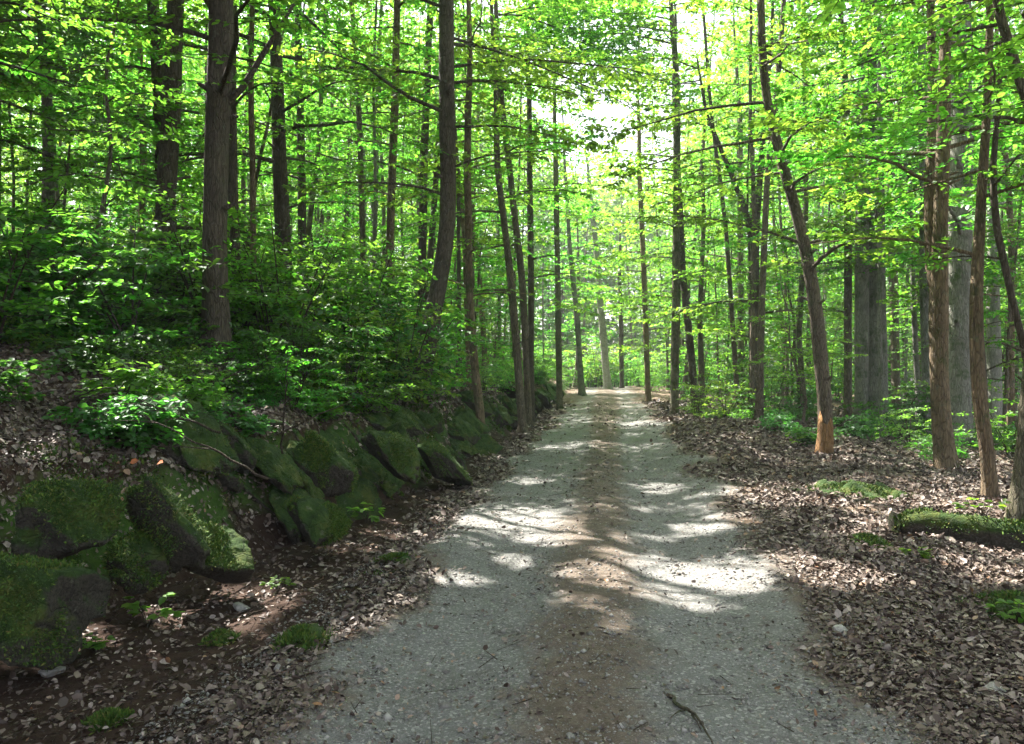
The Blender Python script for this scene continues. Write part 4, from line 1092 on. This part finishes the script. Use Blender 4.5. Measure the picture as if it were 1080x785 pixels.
def litter():
    mb = MB()
    n = 950000
    y = 2.6 + 30 * R.random(n) ** 2.5
    x = R.uniform(-0.78, 0.78, n) * (y + 0.4)
    u = x - xc(y); s = bank_s(x, y)
    hw = halfw(y) + 0.55 * fbm(x * 0.9, y * 0.7, 77, 4) + np.where(u > 0, 0.12, -0.02)
    e = np.abs(u) - hw
    cl = fbm(x * 1.3, y * 1.3, 101, 4)
    d = np.where(u > 0, np.interp(e, [-1.6, -0.7, -0.25, 0.1, 0.5, 6], [0.03, 0.04, 0.10, 0.5, 1.0, 1.0]),
                 np.interp(e, [-1.6, -0.5, -0.2, 0.0, 0.25, 0.5, 1.6], [0.03, 0.05, 0.2, 0.8, 0.45, 0.10, 0.07]))
    d = np.where(s > -0.1, np.interp(s, [-0.1, 0.3, 0.8, 5], [0.10, 0.40, 0.95, 0.8]), d)
    d = d + 0.08 * np.exp(-(u / 0.45) ** 2) * (np.abs(e) > 0)
    d = d * np.clip(0.75 + 1.1 * cl, 0.08, 1.2)
    d = d * np.interp(y, [2.6, 6, 15, 33], [0.65, 0.85, 1.0, 1.0])
    k = R.random(n) < d
    x, y = x[k], y[k]; m_ = len(x)
    nrm = surf_normal(x, y)
    N = norm(nrm + R.normal(0, 1, (m_, 3)) * R.choice([0.18, 0.35, 0.7], m_)[:, None])
    D = R.normal(0, 1, (m_, 3)); D = D - (D * N).sum(-1, keepdims=True) * N
    S = np.where((np.abs(u[k]) < hw[k] - 0.15), 0.7, 1.0) * np.interp(y, [2.5, 8, 30], [0.026, 0.040, 0.10]) * np.exp(np.clip(R.normal(0, 0.45, m_), -1.2, 0.62))
    C = np.stack([x, y, height(x, y) + 0.008 + R.random(m_) ** 2 * 0.035], -1)
    leaves(mb, C, D, N, S, 0, R.uniform(0.35, 0.9, (m_, 1)), True, 0.42)
    link('leaf_litter', mb.mesh('leaf_litter', [M['litter']]), None, None, 'dry brown fallen leaves covering the verges and slopes', 'leaf litter', None, 'stuff')
    print('litter', m_)
litter()
bank_moss()

def twigs():
    mb = MB(); n = 5200
    y = 3.0 + 16 * R.random(n) ** 1.6; x = R.uniform(-0.75, 0.75, n) * y
    u = x - xc(y); k = (np.abs(u) > 1.35) | (R.random(n) < 0.05)
    x, y = x[k], y[k]; n = len(x)
    a = R.uniform(0, 6.28, n); l = R.lognormal(-2.3, 0.5, n)
    p0 = np.stack([x, y, height(x, y) + R.uniform(0.01, 0.04, n)], -1)
    x1 = x + np.cos(a) * l; y1 = y + np.sin(a) * l
    p1 = np.stack([x1, y1, height(x1, y1) + R.uniform(0.01, 0.06, n)], -1)
    prisms(mb, p0, p1, R.uniform(0.0015, 0.004, n), R.uniform(0.001, 0.002, n))
    link('twig_litter', mb.mesh('twig_litter', [M['twig']]), None, None, 'small dead twigs strewn over the leaf litter', 'twigs', None, 'stuff')
twigs()

def gravel():
    n = 70000
    y = 2.8 + 14 * R.random(n) ** 1.7
    u = R.uniform(-1.9, 1.9, n); x = xc(y) + u
    k = np.abs(x) < 0.72 * y + 0.3; x, y, u = x[k], y[k], u[k]; n = len(x)
    s = R.lognormal(-5.35, 0.55, n)
    oct_v = np.array([[1, 0, 0], [0, 1, 0], [-1, 0, 0], [0, -1, 0], [0.2, 0.1, 0.7], [0, 0, -0.7]], float)
    V = oct_v[None] * s[:, None, None] * R.uniform(0.6, 1.3, (n, 6, 3))
    a = R.uniform(0, 6.28, n); c, si = np.cos(a)[:, None], np.sin(a)[:, None]
    V = np.stack([V[..., 0] * c - V[..., 1] * si, V[..., 0] * si + V[..., 1] * c, V[..., 2]], -1)
    V = V + np.stack([x, y, height(x, y) + 0.014], -1)[:, None, :]
    o = np.arange(n)[:, None] * 6
    t = np.concatenate([o + np.array(f) for f in ([0, 1, 4], [1, 2, 4], [2, 3, 4], [3, 0, 4], [1, 0, 5], [2, 1, 5], [3, 2, 5], [0, 3, 5])])
    link('gravel', mesh_np('gravel', V.reshape(-1, 3), [t], [M['pebble']]), None, None, 'loose grey grit scattered on the track', 'gravel', None, 'stuff')
gravel()
for i, (px, py) in enumerate([(137, 488), (165, 490)]):
    p = P(px, py, 5.5)
    z = float(height(p[0], p[1]))
    mb = MB(); leaves(mb, np.zeros((1, 3)), np.array([[1.0, 0.3 - 0.9 * i, 0.3]]), np.array([[0.2, -0.7, 0.5 + 0.4 * i]]), [0.06 + 0.02 * i], 0, 0.75, True, 0.3)
    link('dead_leaf', mb.mesh('dead_leaf', [M['rust_leaf']]), None, (p[0], p[1], max(z + 0.03, p[2])), ['rust orange dead leaf above the blocky boulder', 'rust orange dead leaf above the pointed slab'][i], 'leaf')

# ------------------------------------------------------------------ haze
def haze(d):
    x0, x1, y0, y1, z0, z1 = -95, 105, -6, 135, -7, 34
    V = [(x, y, z) for x in (x0, x1) for y in (y0, y1) for z in (z0, z1)]
    q = [(0, 1, 3, 2), (4, 6, 7, 5), (0, 4, 5, 1), (2, 3, 7, 6), (0, 2, 6, 4), (1, 5, 7, 3)]
    m, nt = new_mat('haze')
    v = nd(nt, 'ShaderNodeVolumePrincipled')
    v.inputs['Color'].default_value = (0.9, 0.97, 0.95, 1); v.inputs['Density'].default_value = d
    o = nd(nt, 'ShaderNodeOutputMaterial'); nt.links.new(v.outputs[0], o.inputs['Volume'])
    link('haze', mesh_np('haze', np.array(V, float), [np.array(q)], [m]), None, None, 'thin pale haze between the far trunks', 'haze', None, 'stuff')
HAZE = 0.0011
if HAZE: haze(HAZE)

# ------------------------------------------------------------------ light, sky, camera
w = bpy.data.worlds.new('World'); SC.world = w; w.use_nodes = True
nt = w.node_tree; bg = nt.nodes['Background']
sky = nt.nodes.new('ShaderNodeTexSky'); sky.sky_type = 'NISHITA'; sky.sun_disc = False
sky.sun_elevation = math.radians(SUN_EL); sky.sun_rotation = math.radians(SUN_AZ)
hs = nt.nodes.new('ShaderNodeHueSaturation'); hs.inputs['Saturation'].default_value = 0.45
sky.dust_density = 4.0
nt.links.new(sky.outputs[0], hs.inputs['Color']); nt.links.new(hs.outputs[0], bg.inputs[0]); bg.inputs[1].default_value = 0.10
L = bpy.data.lights.new('sun', 'SUN'); L.energy = 5.0; L.angle = math.radians(0.5); L.color = (1.0, 0.965, 0.90)
lo = bpy.data.objects.new('sun', L); COL.objects.link(lo)
lo.rotation_euler = (math.radians(90 - SUN_EL), 0, math.radians(-SUN_AZ) + math.pi)
from mathutils import Vector
lo.rotation_euler = Vector(SUN).to_track_quat('Z', 'Y').to_euler()

cam = bpy.data.cameras.new('camera'); cam.lens = 28; cam.sensor_width = 36; cam.clip_end = 600
co = bpy.data.objects.new('camera', cam); COL.objects.link(co)
co.location = (0, 0, CAMZ); co.rotation_euler = (math.pi / 2, 0, 0)
SC.camera = co

SC.view_settings.view_transform = 'Standard'; SC.view_settings.look = 'None'
SC.view_settings.exposure = 2.6; SC.view_settings.gamma = 1
SC.view_settings.use_curve_mapping = False
cy = SC.cycles
cy.max_bounces = 8; cy.diffuse_bounces = 4; cy.glossy_bounces = 2; cy.transmission_bounces = 6; cy.transparent_max_bounces = 4; cy.volume_bounces = 0
cy.use_denoising = True; cy.denoiser = 'OPENIMAGEDENOISE'
cy.use_adaptive_sampling = True; cy.adaptive_threshold = 0.02
cy.caustics_reflective = False; cy.caustics_refractive = False
cy.sample_clamp_indirect = 4.0
print('faces', sum(len(m.polygons) for m in bpy.data.meshes), 'objects', len(bpy.data.objects))
